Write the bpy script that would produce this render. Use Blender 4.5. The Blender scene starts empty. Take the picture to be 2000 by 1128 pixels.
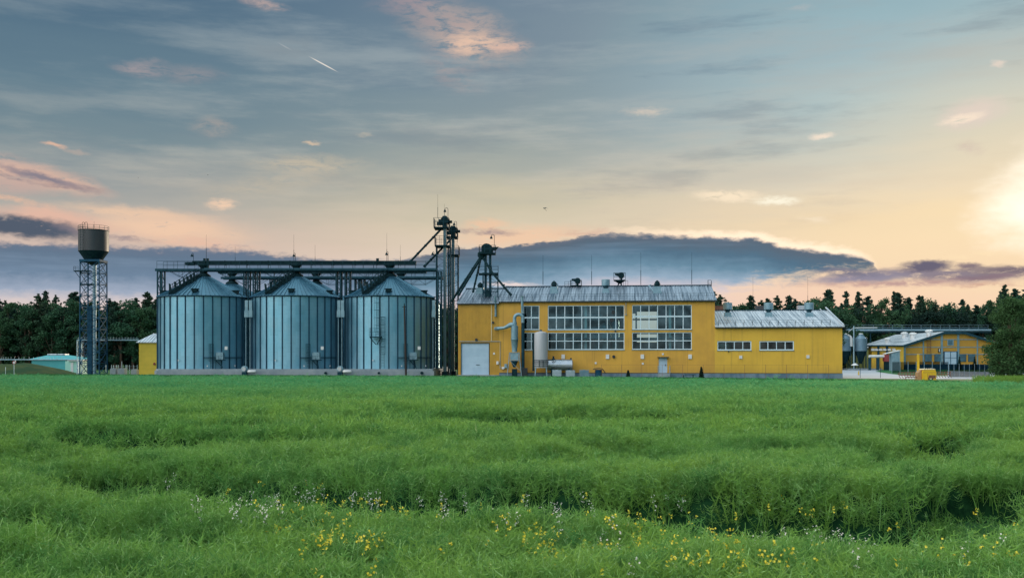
import bpy, math, random
import numpy as np
from mathutils import Vector, Matrix
random.seed(7); rng = np.random.default_rng(7)
PI = math.pi; R = math.radians; TAU = 2*PI
sc = bpy.context.scene
col = sc.collection
K = 1944.0; CZ = 2.7; HY = 697.0      # lens scale, eye height, horizon line: used to survey the photo into metres

# ------------------------------------------------------------------ camera
cam = bpy.data.cameras.new('camera'); co = bpy.data.objects.new('camera', cam); col.objects.link(co)
cam.sensor_width = 36; cam.lens = 35; cam.shift_y = (HY-564)/2000; cam.clip_end = 9000; cam.clip_start = .1
co.location = (0, 0, CZ); co.rotation_euler = (R(90), 0, 0); sc.camera = co
sc.view_settings.view_transform = 'Standard'; sc.view_settings.look = 'None'
sc.view_settings.exposure = 0; sc.view_settings.gamma = 1
sc.cycles.max_bounces = 8; sc.cycles.transparent_max_bounces = 16
SUN_AZ, SUN_EL = 27.5, 8.5

def L(c):
    c /= 255.0
    return c/12.92 if c <= .04045 else ((c+.055)/1.055)**2.4
def C(r, g, b): return (L(r), L(g), L(b), 1)

# ------------------------------------------------------------------ sky
w = bpy.data.worlds.new('World'); sc.world = w; w.use_nodes = True
nt = w.node_tree; nt.nodes.clear()
def nd(t, **k):
    n = nt.nodes.new(t)
    for a, b in k.items(): setattr(n, a, b)
    return n
def put(s, v):
    if isinstance(v, bpy.types.NodeSocket): nt.links.new(v, s)
    else: s.default_value = v
def M(op, a, b=None, c=None, clamp=False):
    n = nd('ShaderNodeMath', operation=op, use_clamp=clamp); put(n.inputs[0], a)
    if b is not None: put(n.inputs[1], b)
    if c is not None: put(n.inputs[2], c)
    return n.outputs[0]
def SS(x, lo, hi, a=0., b=1.):
    n = nd('ShaderNodeMapRange', interpolation_type='SMOOTHSTEP'); put(n.inputs[0], x)
    n.inputs[1].default_value = lo; n.inputs[2].default_value = hi; n.inputs[3].default_value = a; n.inputs[4].default_value = b
    return n.outputs[0]
def LIN(x, lo, hi, a=0., b=1.):
    n = nd('ShaderNodeMapRange'); put(n.inputs[0], x)
    n.inputs[1].default_value = lo; n.inputs[2].default_value = hi; n.inputs[3].default_value = a; n.inputs[4].default_value = b
    return n.outputs[0]
def MIX(f, a, b, mode='MIX'):
    n = nd('ShaderNodeMix', data_type='RGBA', blend_type=mode); put(n.inputs[0], f); put(n.inputs[6], a); put(n.inputs[7], b)
    return n.outputs[2]
def RAMP(x, stops, interp='LINEAR'):
    n = nd('ShaderNodeValToRGB'); r = n.color_ramp; r.interpolation = interp; put(n.inputs[0], x)
    while len(r.elements) < len(stops): r.elements.new(.5)
    for e, (p, c) in zip(r.elements, sorted(stops)):
        e.position = p
    for e, (p, c) in zip(r.elements, sorted(stops)): e.color = c if len(c) == 4 else (*c, 1)
    return n.outputs[0]
def NOISE(vec, scale=1, detail=5, rough=.55, lac=2.0):
    n = nd('ShaderNodeTexNoise'); put(n.inputs['Vector'], vec); n.inputs['Scale'].default_value = scale
    n.inputs['Detail'].default_value = detail; n.inputs['Roughness'].default_value = rough
    return n
def VM(op, a, b=None):
    n = nd('ShaderNodeVectorMath', operation=op); put(n.inputs[0], a)
    if b is not None: put(n.inputs[1], b)
    return n.outputs[1] if op in ('LENGTH', 'DOT_PRODUCT') else n.outputs[0]
def COMB(x, y, z=0.):
    n = nd('ShaderNodeCombineXYZ'); put(n.inputs[0], x); put(n.inputs[1], y); put(n.inputs[2], z); return n.outputs[0]
def AE(px, py):     # direction (azimuth, elevation in degrees) of a point seen in the photo
    k = (px-1000)/K
    return math.degrees(math.atan(k)), math.degrees(math.atan((HY-py)/K*math.cos(math.atan(k))))
tc = nd('ShaderNodeTexCoord'); dirn = VM('NORMALIZE', tc.outputs['Generated'])
sp = nd('ShaderNodeSeparateXYZ'); nt.links.new(dirn, sp.inputs[0])
az = M('MULTIPLY', M('ARCTAN2', sp.outputs[0], sp.outputs[1]), 180/PI)
el = M('MULTIPLY', M('ARCSINE', sp.outputs[2]), 180/PI)
P0 = COMB(az, el)
sky = nd('ShaderNodeTexSky', sky_type='NISHITA', sun_disc=False)
sky.sun_elevation = R(SUN_EL); sky.sun_rotation = R(SUN_AZ); sky.altitude = 100; sky.dust_density = 2.0
# slow streaky variation of the thin high veil
big = NOISE(VM('MULTIPLY', P0, (.035, .22, 1)), 1, 5, .6)
vw = M('ADD', el, M('MULTIPLY', M('SUBTRACT', big.outputs[0], .5), 5.0))
ev = M('DIVIDE', vw, 24.0, clamp=True)
def G(*s): return [(max(0, min(1, e/24.)), C(*c)) for e, c in s]
left = RAMP(ev, G((0, (238, 205, 190)), (3, (236, 208, 196)), (6.2, (208, 184, 172)), (8, (174, 171, 165)), (9.5, (146, 154, 157)), (11.5, (118, 139, 148)), (14, (98, 126, 142)), (19, (74, 106, 130)), (24, (66, 98, 126))))
mid = RAMP(ev, G((0, (240, 214, 204)), (4, (232, 212, 205)), (7.2, (224, 206, 178)), (8.8, (204, 193, 166)), (10.6, (168, 171, 162)), (12.8, (132, 150, 156)), (15.5, (117, 140, 154)), (19.5, (104, 128, 148)), (24, (92, 120, 144))))
right = RAMP(ev, G((0, (247, 190, 165)), (3.2, (250, 208, 176)), (5.8, (252, 222, 178)), (7.3, (247, 220, 176)), (9, (228, 214, 188)), (11, (198, 202, 190)), (13.5, (174, 194, 194)), (16, (152, 182, 190)), (20, (128, 168, 180)), (24, (110, 152, 170))))
base = MIX(SS(az, -22, 3), left, mid); base = MIX(SS(az, 0, 20), base, right)
# thin veil over the clear Nishita sky
nish = VM('MINIMUM', VM('MULTIPLY', sky.outputs[0], (.1, .1, .1)), (.7, .7, .7))
base = MIX(.90, nish, base)
# high streaky veil, brushed slightly upward to the right
rv = nd('ShaderNodeMapping', vector_type='POINT'); put(rv.inputs[0], P0); rv.inputs[2].default_value = (0, 0, R(-14)); rv.inputs[3].default_value = (.055, .34, 1)
v1 = NOISE(rv.outputs[0], 1, 8, .62); v2 = NOISE(VM('ADD', rv.outputs[0], (7.3, 2.1, 0)), 1.7, 8, .6)
hi_ = M('MULTIPLY', SS(el, 6, 10), SS(az, -34, 4, .45, 1))
base = MIX(M('MULTIPLY', M('MULTIPLY', SS(v1.outputs[0], .44, .66), hi_), .62), base, RAMP(ev, G((6, (232, 208, 180)), (10, (206, 198, 182)), (14, (178, 184, 182)), (20, (150, 166, 174)), (24, (136, 156, 170)))))
base = MIX(M('MULTIPLY', M('MULTIPLY', SS(v2.outputs[0], .50, .68), hi_), .38), base, RAMP(ev, G((6, (196, 176, 160)), (10, (140, 148, 152)), (15, (98, 122, 142)), (24, (80, 108, 134)))))
# brightening round the veiled sun
sa, se = AE(2052, 392)
sd = VM('LENGTH', VM('SUBTRACT', COMB(az, M('MULTIPLY', el, 1.15)), (sa, se*1.15, 0)))
base = MIX(M('MULTIPLY', SS(sd, 14, .5), .55), base, C(255, 228, 184))
base = MIX(M('MULTIPLY', SS(M('ADD', sd, M('MULTIPLY', M('SUBTRACT', NOISE(VM('MULTIPLY', P0, (.22, .5, 1)), 1, 5, .6).outputs[0], .5), 4.5)), 4.2, .6), 1.0), base, (1.22, 1.10, .90, 1))
# warped coordinates for the clouds
n1 = NOISE(VM('MULTIPLY', P0, (.30, .95, 1)), 1, 8, .6)
w1 = VM('MULTIPLY', VM('SUBTRACT', n1.outputs['Color'], (.5, .5, .5)), (2.6, 1.1, 0))
P1 = VM('ADD', P0, w1)
n2 = NOISE(VM('MULTIPLY', P1, (.9, 3.2, 1)), 1, 8, .65)
tex = n2.outputs[0]
n3 = NOISE(VM('MULTIPLY', P0, (1.3, 2.8, 1)), 1, 7, .6)
P2 = VM('ADD', P0, VM('MULTIPLY', VM('SUBTRACT', n3.outputs['Color'], (.5, .5, .5)), (.9, .55, 0)))
def cloud(b, px, py, rx, ry, rot, colr, op=1., soft=.6, P=None, tx=(.3, .6)):
    a, e = AE(px, py); cs = math.cos(R(a))**2
    m = nd('ShaderNodeMapping', vector_type='TEXTURE'); put(m.inputs[0], P or P1)
    m.inputs[1].default_value = (a, e, 0); m.inputs[2].default_value = (0, 0, R(rot))
    m.inputs[3].default_value = (rx/K*57.3*cs, ry/K*57.3*cs, 1)
    d = VM('LENGTH', m.outputs[0])
    k = SS(d, 1.0+soft*.5, 1.0-soft)
    if tx: k = M('MULTIPLY', k, SS(tex, *tx))
    return MIX(M('MULTIPLY', k, op), b, C(*colr))
s = base
pk = (226, 186, 166)
s = cloud(s, 905, 62, 115, 44, -18, (204, 178, 164), .85, 1.)
s = cloud(s, 860, 40, 60, 20, 0, (150, 140, 150), .5, .8, tx=(.4, .65))
s = cloud(s, 925, 88, 60, 20, 5, (232, 196, 172), .9, .8, P2)
s = cloud(s, 990, 92, 45, 9, 4, (222, 186, 168), .85, .8, P2)
s = cloud(s, 880, 140, 60, 32, -35, (176, 160, 158), .5, 1., tx=(.35, .7))
s = cloud(s, 515, 9, 45, 10, -4, (190, 168, 162), .8, .8, P2)
s = cloud(s, 800, 4, 70, 22, 0, (170, 150, 154), .6, 1.)
s = cloud(s, 285, 132, 48, 17, 4, (165, 155, 158), .75, .9)
s = cloud(s, 375, 142, 50, 16, 4, (160, 152, 155), .6, 1.)
s = cloud(s, 550, 95, 70, 26, 10, (132, 144, 152), .5, 1.)
s = cloud(s, 418, 250, 40, 15, -2, (178, 166, 158), .6, 1.)
s = cloud(s, 105, 283, 24, 6, -6, (224, 184, 160), .9, .8, P2, None)
s = cloud(s, 150, 297, 30, 5, -6, (190, 172, 160), .5, .8, P2, None)
s = cloud(s, 608, 280, 16, 4, -2, (216, 192, 166), .8, .8, P2, None)
s = cloud(s, 715, 264, 16, 4, -2, (190, 182, 168), .5, .8, P2, None)
s = cloud(s, 600, 322, 110, 16, 3, (212, 194, 166), .6, 1.)
s = cloud(s, 520, 360, 150, 22, 12, (200, 186, 164), .4, 1.)
s = cloud(s, 435, 400, 34, 12, 2, (244, 208, 178), .9, .8, P2)
s = cloud(s, 1262, 218, 44, 9, 0, (212, 200, 186), .85, .9, P2)
s = cloud(s, 1606, 266, 24, 7, 0, (244, 226, 206), .95, .8, P2, None)
s = cloud(s, 1900, 222, 70, 30, 10, (226, 210, 196), .95, .7, P2, (.25, .45))
s = cloud(s, 1878, 232, 46, 10, 8, (248, 228, 206), .95, .7, P2, (.25, .45))
s = cloud(s, 1950, 125, 16, 8, 0, (226, 212, 198), .9, .8, P2, None)
s = cloud(s, 1895, 290, 26, 14, -20, (212, 192, 178), .6, 1., P2)
s = cloud(s, 1562, 15, 26, 5, 0, (170, 180, 184), .7, 1., P2, None)
s = cloud(s, 1420, 382, 66, 12, -4, (250, 230, 200), 1., .7, P2, (.3, .5))
s = cloud(s, 1515, 392, 48, 9, 0, (255, 246, 222), 1., .8, P2, (.3, .5))
s = cloud(s, 1590, 430, 34, 8, -8, (250, 230, 200), .7, .9, P2)
# left: lit pink cloud with a shaded belly, smears under it
s = cloud(s, 10, 325, 95, 24, -14, (206, 176, 164), .85, .8, P1, (.3, .52))
s = cloud(s, 85, 352, 140, 26, -9, (216, 180, 162), .95, .7, P1, (.26, .48))
s = cloud(s, 20, 362, 80, 22, -6, (198, 170, 160), .8, .8, P1, (.26, .48))
s = cloud(s, 85, 347, 100, 9, -12, (134, 128, 140), .95, .8, P2, (.2, .42))
s = cloud(s, 20, 345, 60, 6, -8, (122, 122, 135), .8, .9, P2)
s = cloud(s, 140, 366, 75, 5, -3, (150, 134, 138), .7, .9, P2)
s = cloud(s, 20, 388, 48, 8, -6, (228, 186, 160), .85, .9, P2)
s = cloud(s, 85, 408, 44, 15, -8, (228, 188, 164), .8, .9, P2)
s = cloud(s, 270, 415, 140, 14, -2, (232, 198, 170), .9, .8, P1, (.22, .45))
s = cloud(s, 330, 448, 170, 30, -2, (240, 202, 172), .95, .8, P1, (.22, .45))
s = cloud(s, 110, 428, 130, 20, -6, (226, 184, 164), .95, .7, P1, (.2, .42))
s = cloud(s, 50, 443, 135, 25, -4, (84, 94, 110), 1., .5, P2, (.2, .45))
s = cloud(s, 150, 450, 60, 8, -10, (130, 120, 130), .7, .9, P2)
s = cloud(s, 250, 465, 60, 6, -4, (150, 136, 142), .8, .9, P2)
s = cloud(s, 390, 474, 110, 12, -3, (232, 190, 166), .8, .9)
s = cloud(s, 950, 440, 50, 14, 0, (236, 198, 166), .9, .8, P2, (.3, .5))
s = cloud(s, 1020, 462, 150, 22, 2, (240, 202, 170), .95, .8, P2, (.25, .5))
s = cloud(s, 950, 452, 62, 7, -2, (140, 126, 136), .8, .9, P2)
s = cloud(s, 1160, 455, 70, 7, 0, (200, 160, 146), .6, .9, P2)
# long dark banks low over the horizon: outline by azimuth, tone by depth below the crest
nB = NOISE(VM('MULTIPLY', P0, (.09, 1.3, 1)), 1, 5, .55)
def bank(b, pts, tones, op=1., edge=.22, rough=.5, rim=None, lat=None, low=None):
    xs = [((AE(x, y)[0]+34)/68, (AE(x, y)[1]/20,)*3) for x, y in pts]
    top = M('MULTIPLY', RAMP(LIN(az, -34, 34), xs), 20.0)
    dep = M('ADD', M('SUBTRACT', top, el), M('MULTIPLY', M('SUBTRACT', n3.outputs[0], .5), rough*1.3))
    dep = M('ADD', dep, M('MULTIPLY', M('SUBTRACT', nB.outputs[0], .5), rough*1.0))
    tones_c = [(d/5.0, (*C(*c)[:3], 1)) for d, c, o in tones]
    tone = RAMP(M('DIVIDE', dep, 5.0), tones_c)
    alpha = RAMP(M('DIVIDE', dep, 5.0), [(d/5.0, (o, o, o, 1)) for d, c, o in tones])
    tone = MIX(M('MULTIPLY', SS(nB.outputs[0], .48, .7), .22), tone, C(150, 170, 192))
    k = M('MULTIPLY', SS(dep, 0, edge), alpha)
    if low: k = M('MULTIPLY', k, SS(M('SUBTRACT', M('ADD', el, M('MULTIPLY', M('SUBTRACT', tex, .5), 2.2)), SS(az, 4, 19, 2.3, 4.1)), *low))
    if lat: k = M('MULTIPLY', k, M('MULTIPLY', SS(az, *lat[0]), SS(az, *lat[1])))
    if rim:
        r_ = M('MULTIPLY', M('MULTIPLY', SS(dep, -.38, .02), SS(dep, .34, .04)), SS(az, *rim[0]))
        r_ = M('MULTIPLY', r_, SS(az, 20.6, 18.6))
        b = MIX(M('MULTIPLY', k, op), b, tone)
        return MIX(M('MULTIPLY', r_, rim[2]), b, rim[1])
    return MIX(M('MULTIPLY', k, op), b, tone)
s = bank(s, [(-80, 462), (0, 468), (100, 470), (200, 477), (300, 478), (480, 482), (550, 492), (620, 500), (700, 505), (860, 508), (900, 512)],
         [(0, (108, 118, 138), 1), (.6, (100, 120, 142), 1), (1.6, (112, 134, 158), 1), (2.5, (150, 168, 192), .9), (3.2, (205, 205, 215), .4), (4.2, (235, 215, 205), 0)],
         lat=((-60, -50), (-1.5, -7)), rough=.6, edge=.35)
s = bank(s, [(700, 520), (780, 508), (840, 492), (880, 484), (950, 478), (1040, 472), (1090, 468), (1150, 455), (1200, 452), (1250, 452), (1330, 456), (1400, 458), (1440, 461), (1475, 459), (1530, 474), (1600, 483), (1650, 487), (1690, 497), (1708, 512), (1722, 540), (1750, 575), (1800, 640), (1900, 680)],
         [(0, (104, 112, 128), 1), (.45, (92, 108, 124), 1), (1.1, (86, 116, 138), 1), (1.8, (108, 142, 164), 1), (2.5, (146, 172, 194), .97), (3.1, (206, 200, 212), .85), (3.9, (238, 214, 212), .3), (4.5, (240, 214, 200), 0)],
         lat=((-12, -4), (27, 25.0)), low=(0, 1.1), rough=.48, edge=.16, rim=((2, 14), (1.2, .93, .68, 1), 1.0))
s = cloud(s, 1000, 555, 50, 5, -4, (240, 220, 214), .9, .9, P2, None)
s = cloud(s, 1640, 545, 50, 8, 6, (244, 206, 180), .9, .9, P2, (.3, .55))
s = cloud(s, 1830, 537, 230, 17, -1, (144, 132, 142), 1., .7, P1, (.26, .5))
s = cloud(s, 1680, 543, 110, 10, 2, (146, 140, 158), .95, .7, P2, (.25, .45))
s = cloud(s, 1808, 520, 56, 13, 2, (108, 102, 120), 1., .6, P2, (.2, .45))
s = cloud(s, 1890, 520, 26, 8, 2, (122, 108, 122), .9, .7, P2, None)
s = cloud(s, 1985, 525, 110, 13, -2, (128, 114, 122), 1., .7, P1, (.26, .5))
s = cloud(s, 1900, 498, 70, 6, 3, (255, 228, 186), .8, .9, P2)
s = cloud(s, 1760, 553, 200, 8, 0, (182, 146, 146), .85, .9, P2)
s = cloud(s, 1660, 532, 70, 10, -3, (122, 120, 138), .9, .8, P1, (.26, .5))
s = cloud(s, 1930, 540, 90, 8, 0, (138, 116, 126), .85, .8, P1, (.26, .5))
s = cloud(s, 1930, 556, 90, 6, 0, (190, 140, 132), .6, .9, P2)
# vapour trail of an aircraft
s = cloud(s, 632, 126, 29, 1.3, -24.5, (232, 224, 214), .9, .5, P0, None)
s = cloud(s, 556, 91, 14, 1.3, -24.5, (170, 176, 180), .6, .8, P0, None)
# the sky overhead and behind the camera: unseen, made bright to light the fronts, dark at right to shade the silos
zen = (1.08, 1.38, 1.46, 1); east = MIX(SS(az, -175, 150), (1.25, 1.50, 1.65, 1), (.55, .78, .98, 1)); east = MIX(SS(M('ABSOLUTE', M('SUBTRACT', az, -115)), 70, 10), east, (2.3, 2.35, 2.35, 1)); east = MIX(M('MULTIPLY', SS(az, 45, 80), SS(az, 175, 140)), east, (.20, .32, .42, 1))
s = MIX(SS(el, 24, 55), s, zen)
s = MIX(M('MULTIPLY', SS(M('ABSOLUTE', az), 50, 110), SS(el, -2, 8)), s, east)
s = MIX(SS(el, -.5, -3), s, (.05, .09, .06, 1))
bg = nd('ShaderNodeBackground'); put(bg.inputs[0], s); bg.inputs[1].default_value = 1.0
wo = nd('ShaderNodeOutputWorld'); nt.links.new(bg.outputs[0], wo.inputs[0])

# ------------------------------------------------------------------ sun behind thin cloud
sl = bpy.data.lights.new('sun', 'SUN'); so = bpy.data.objects.new('sun', sl); col.objects.link(so)
sl.energy = 2.3; sl.angle = R(8); sl.color = (1, .80, .58)
dv = Vector((math.sin(R(SUN_AZ))*math.cos(R(SUN_EL)), math.cos(R(SUN_AZ))*math.cos(R(SUN_EL)), math.sin(R(SUN_EL))))
so.rotation_euler = dv.to_track_quat('Z', 'Y').to_euler(); so.location = (60, 120, 60)

# ------------------------------------------------------------------ materials
def mat(name, c1, c2=None, scale=3., rough=.6, metal=0., bump=0., stretch=(1, 1, 1), spec=.5, detail=6, lo=.35, hi=.65, bscale=None, extra=None, trans=0., coord='Object'):
    global nt
    m = bpy.data.materials.new(name); m.use_nodes = True; nt = m.node_tree
    b = nt.nodes['Principled BSDF']; tcx = nd('ShaderNodeTexCoord'); V = tcx.outputs[coord]
    b.inputs['Roughness'].default_value = rough; b.inputs['Metallic'].default_value = metal
    b.inputs['Specular IOR Level'].default_value = spec
    c1 = (*c1, 1) if len(c1) == 3 else c1
    colr = c1
    if c2 is not None:
        c2 = (*c2, 1) if len(c2) == 3 else c2
        n = NOISE(VM('MULTIPLY', V, stretch), scale, detail, .6)
        colr = MIX(SS(n.outputs[0], lo, hi), c1, c2)
        put(b.inputs['Roughness'], LIN(n.outputs[0], .3, .7, max(.05, rough-.08), min(1, rough+.1)))
    if extra: colr = extra(colr, V, b)
    put(b.inputs['Base Color'], colr)
    if bump:
        n = NOISE(VM('MULTIPLY', V, stretch), bscale or scale*3, 4, .6)
        bp = nd('ShaderNodeBump'); bp.inputs['Strength'].default_value = bump; bp.inputs['Distance'].default_value = .03
        put(bp.inputs['Height'], n.outputs[0]); nt.links.new(bp.outputs[0], b.inputs['Normal'])
    if trans:
        t = nd('ShaderNodeBsdfTranslucent'); put(t.inputs[0], colr); mx = nd('ShaderNodeMixShader'); mx.inputs[0].default_value = trans
        nt.links.new(b.outputs[0], mx.inputs[1]); nt.links.new(t.outputs[0], mx.inputs[2])
        nt.links.new(mx.outputs[0], nt.nodes['Material Output'].inputs[0])
    return m
def obj_rand():
    o = nd('ShaderNodeObjectInfo'); return o.outputs['Random']

def silo_x(colr, V, b):
    sp_ = nd('ShaderNodeSeparateXYZ'); put(sp_.inputs[0], V)
    a = M('MULTIPLY', M('ARCTAN2', sp_.outputs[1], sp_.outputs[0]), 32/TAU)
    pa = M('FLOOR', a); off = M('MULTIPLY', M('FLOORED_MODULO', pa, 2.), .5)
    pz = M('FLOOR', M('ADD', M('DIVIDE', sp_.outputs[2], 1.12), off))
    wn = nd('ShaderNodeTexWhiteNoise'); put(wn.inputs[0], COMB(pa, pz, obj_rand()))
    c = MIX(M('MULTIPLY', wn.outputs[0], .16), colr, (.10, .20, .26, 1))
    fz = M('FRACT', M('ADD', M('DIVIDE', sp_.outputs[2], 1.12), off))
    seam = M('LESS_THAN', fz, .035)
    c = MIX(M('MULTIPLY', seam, .22), c, (.08, .14, .18, 1))
    st = NOISE(COMB(M('MULTIPLY', a, 5.), M('MULTIPLY', sp_.outputs[2], .12)), 1, 5, .6)       # rain streaks
    c = MIX(M('MULTIPLY', SS(st.outputs[0], .5, .75), .35), c, (.16, .25, .29, 1))
    wv = M('SINE', M('MULTIPLY', sp_.outputs[2], TAU/.12))
    bp = nd('ShaderNodeBump'); bp.inputs['Strength'].default_value = .5; bp.inputs['Distance'].default_value = .012
    put(bp.inputs['Height'], wv); nt.links.new(bp.outputs[0], b.inputs['Normal'])
    return c
def wall_x(seamw, seams):
    def f(colr, V, b):
        sp_ = nd('ShaderNodeSeparateXYZ'); put(sp_.inputs[0], V)
        c = colr
        fx = M('FRACT', M('DIVIDE', sp_.outputs[0], seams)); c = MIX(M('MULTIPLY', M('LESS_THAN', fx, seamw/seams), .45), c, (.20, .12, .02, 1))
        st = NOISE(VM('MULTIPLY', V, (2.2, 1, .10)), 1, 6, .65)
        c = MIX(M('MULTIPLY', SS(st.outputs[0], .50, .76), .45), c, (.28, .17, .04, 1))
        base_d = SS(M('ADD', sp_.outputs[2], M('MULTIPLY', st.outputs[0], 2.2)), 3.0, 1.2)
        return MIX(M('MULTIPLY', base_d, .42), c, (.25, .16, .05, 1))                                  # splash dirt
    return f
def board_x(colr, V, b):
    sp_ = nd('ShaderNodeSeparateXYZ'); put(sp_.inputs[0], V)
    f = M('FRACT', M('DIVIDE', sp_.outputs[2], .19)); return MIX(M('MULTIPLY', M('LESS_THAN', f, .14), .5), colr, (.2, .13, .02, 1))
YEL = (.68, .365, .042)
m_silo = mat('silo_galvanised', (.17, .40, .52), (.24, .46, .57), .6, .38, .6, stretch=(1, 1, .5), extra=silo_x)
m_rib = mat('stiffener_steel', (.008, .04, .075), (.015, .06, .10), 2, .6, .1, spec=.25)
m_sroof = mat('silo_roof_sheet', (.035, .13, .20), (.06, .18, .26), 1.2, .38, .5)
m_steel = mat('blue_grey_steel', (.010, .045, .065), (.022, .07, .095), 2, .75, 0, spec=.15)
m_steelL = mat('pale_galvanised', (.20, .33, .40), (.30, .42, .48), 2, .4, .4)
m_dark = mat('dark_machine_paint', (.006, .024, .032), (.012, .038, .045), 2, .8, 0, spec=.1)
m_blue = mat('water_tower_steel', (.006, .050, .10), (.018, .085, .145), 1.5, .7, 0, spec=.2)
m_tank = mat('rusty_tank_steel', (.042, .050, .058), (.070, .066, .068), .9, .55, .2, stretch=(1, 1, .2), lo=.3, hi=.75)
m_wall = mat('yellow_wall_panel', YEL, (.58, .31, .045), .35, .62, extra=wall_x(.05, 6.0), bump=.08, bscale=2)
m_wallc = mat('yellow_corrugated', (.55, .30, .028), (.47, .26, .03), .5, .5, .1)
m_walla = mat('annex_yellow', (.74, .44, .042), (.66, .39, .04), .35, .6, extra=wall_x(.03, 3.95), bump=.08, bscale=2)
m_board = mat('yellow_boards', (.80, .56, .05), (.70, .50, .05), .6, .6, extra=board_x)
m_conc = mat('concrete', (.20, .25, .28), (.30, .34, .36), .9, .85, bump=.3, stretch=(1, 1, .6), lo=.3, hi=.7)
m_plinth = mat('blue_grey_plinth', (.09, .15, .20), (.19, .26, .31), .7, .8, bump=.2, stretch=(1, 1, .5))
m_roof = mat('roof_sheet', (.10, .15, .21), (.40, .47, .55), .8, .33, .5, stretch=(6., .12, .3), lo=.33, hi=.67)
m_roofL = mat('bright_roof_sheet', (.24, .30, .36), (.74, .78, .82), .8, .30, .35, stretch=(6., .12, .3), lo=.30, hi=.62)
m_frame = mat('white_window_frame', (.62, .76, .84), (.55, .70, .78), 2, .45)
m_shaft = mat('elevator_shaft_steel', (.045, .11, .14), (.08, .16, .19), 1.2, .6, .1, stretch=(1, 1, .2))
m_door = mat('pale_blue_door', (.42, .56, .68), (.36, .50, .62), .8, .5)
m_white = mat('off_white_paint', (.72, .72, .70), (.6, .62, .62), 2, .5)
m_stain = mat('stainless_tank', (.42, .46, .50), (.52, .54, .57), 1.2, .28, .75, stretch=(1, 1, .3))
m_tankv = mat('tank_cladding', (.42, .43, .46), (.50, .50, .52), 1.0, .5, .2, stretch=(1, 1, .3))
m_duct = mat('duct_steel', (.15, .27, .33), (.23, .36, .42), 1.5, .42, .3)
m_black = mat('black_rubber', (.012, .02, .024), None, rough=.5)
m_int = mat('interior_plaster', (.02, .11, .13), (.035, .14, .16), .5, .8)
m_intf = mat('interior_floor', (.10, .14, .15), None, rough=.7)
m_turq = mat('turquoise_wall', (.05, .33, .36), (.07, .38, .40), .5, .6)
m_mint = mat('mint_wall', (.30, .62, .52), (.36, .66, .56), .6, .6)
m_bark = mat('bark', (.07, .045, .03), (.11, .07, .045), 4, .9, bump=.5, stretch=(1, 1, .3))
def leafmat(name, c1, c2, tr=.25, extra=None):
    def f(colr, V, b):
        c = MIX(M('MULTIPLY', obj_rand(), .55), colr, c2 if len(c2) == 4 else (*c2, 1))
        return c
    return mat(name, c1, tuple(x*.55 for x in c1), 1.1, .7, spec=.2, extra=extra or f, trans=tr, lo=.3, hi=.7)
m_pine = leafmat('pine_needles', (.026, .085, .062), (.048, .085, .040))
m_leaf = leafmat('broad_leaves', (.040, .125, .070), (.068, .140, .052))
m_leafR = leafmat('near_tree_leaves', (.070, .150, .050), (.055, .130, .055), .3)
m_shrub = leafmat('shrub_needles', (.012, .035, .025), (.012, .035, .025), .1)
m_red = mat('red_paint', (.34, .05, .055), (.26, .05, .05), 2, .5)
m_rust = mat('rusted_iron', (.17, .075, .05), (.24, .12, .08), 3, .85)
m_yelm = mat('yellow_machine_paint', (.80, .50, .02), (.72, .43, .02), 1.5, .4)
m_cream = mat('cream_edge', (.8, .68, .42), None, rough=.5)
m_fence = mat('green_fence_wire', (.05, .19, .20), None, rough=.6, metal=.2)
m_road = mat('pale_yard_concrete', (.30, .34, .38), (.38, .41, .44), .25, .9, stretch=(.4, 1, 1), bump=.1)
m_ply = mat('timber_post', (.02, .022, .024), (.05, .035, .03), 3, .9, stretch=(1, 1, .2))
m_glassm = bpy.data.materials.new('window_glass'); m_glassm.use_nodes = True; nt = m_glassm.node_tree; nt.nodes.clear()
tr = nd('ShaderNodeBsdfTransparent'); tr.inputs[0].default_value = (.38, .62, .68, 1)
gl = nd('ShaderNodeBsdfGlossy'); gl.inputs['Roughness'].default_value = .03; gl.inputs[0].default_value = (.45, .8, .95, 1)
ly = nd('ShaderNodeLayerWeight'); ly.inputs[0].default_value = .25
gc = nd('ShaderNodeTexCoord'); gn = NOISE(gc.outputs['Object'], .5, 3, .5)
gf = M('ADD', M('MULTIPLY', ly.outputs['Fresnel'], .25), LIN(gn.outputs[0], .35, .65, .03, .12))
mx = nd('ShaderNodeMixShader'); put(mx.inputs[0], gf); nt.links.new(tr.outputs[0], mx.inputs[1]); nt.links.new(gl.outputs[0], mx.inputs[2])
ou = nd('ShaderNodeOutputMaterial'); nt.links.new(mx.outputs[0], ou.inputs[0])

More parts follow.
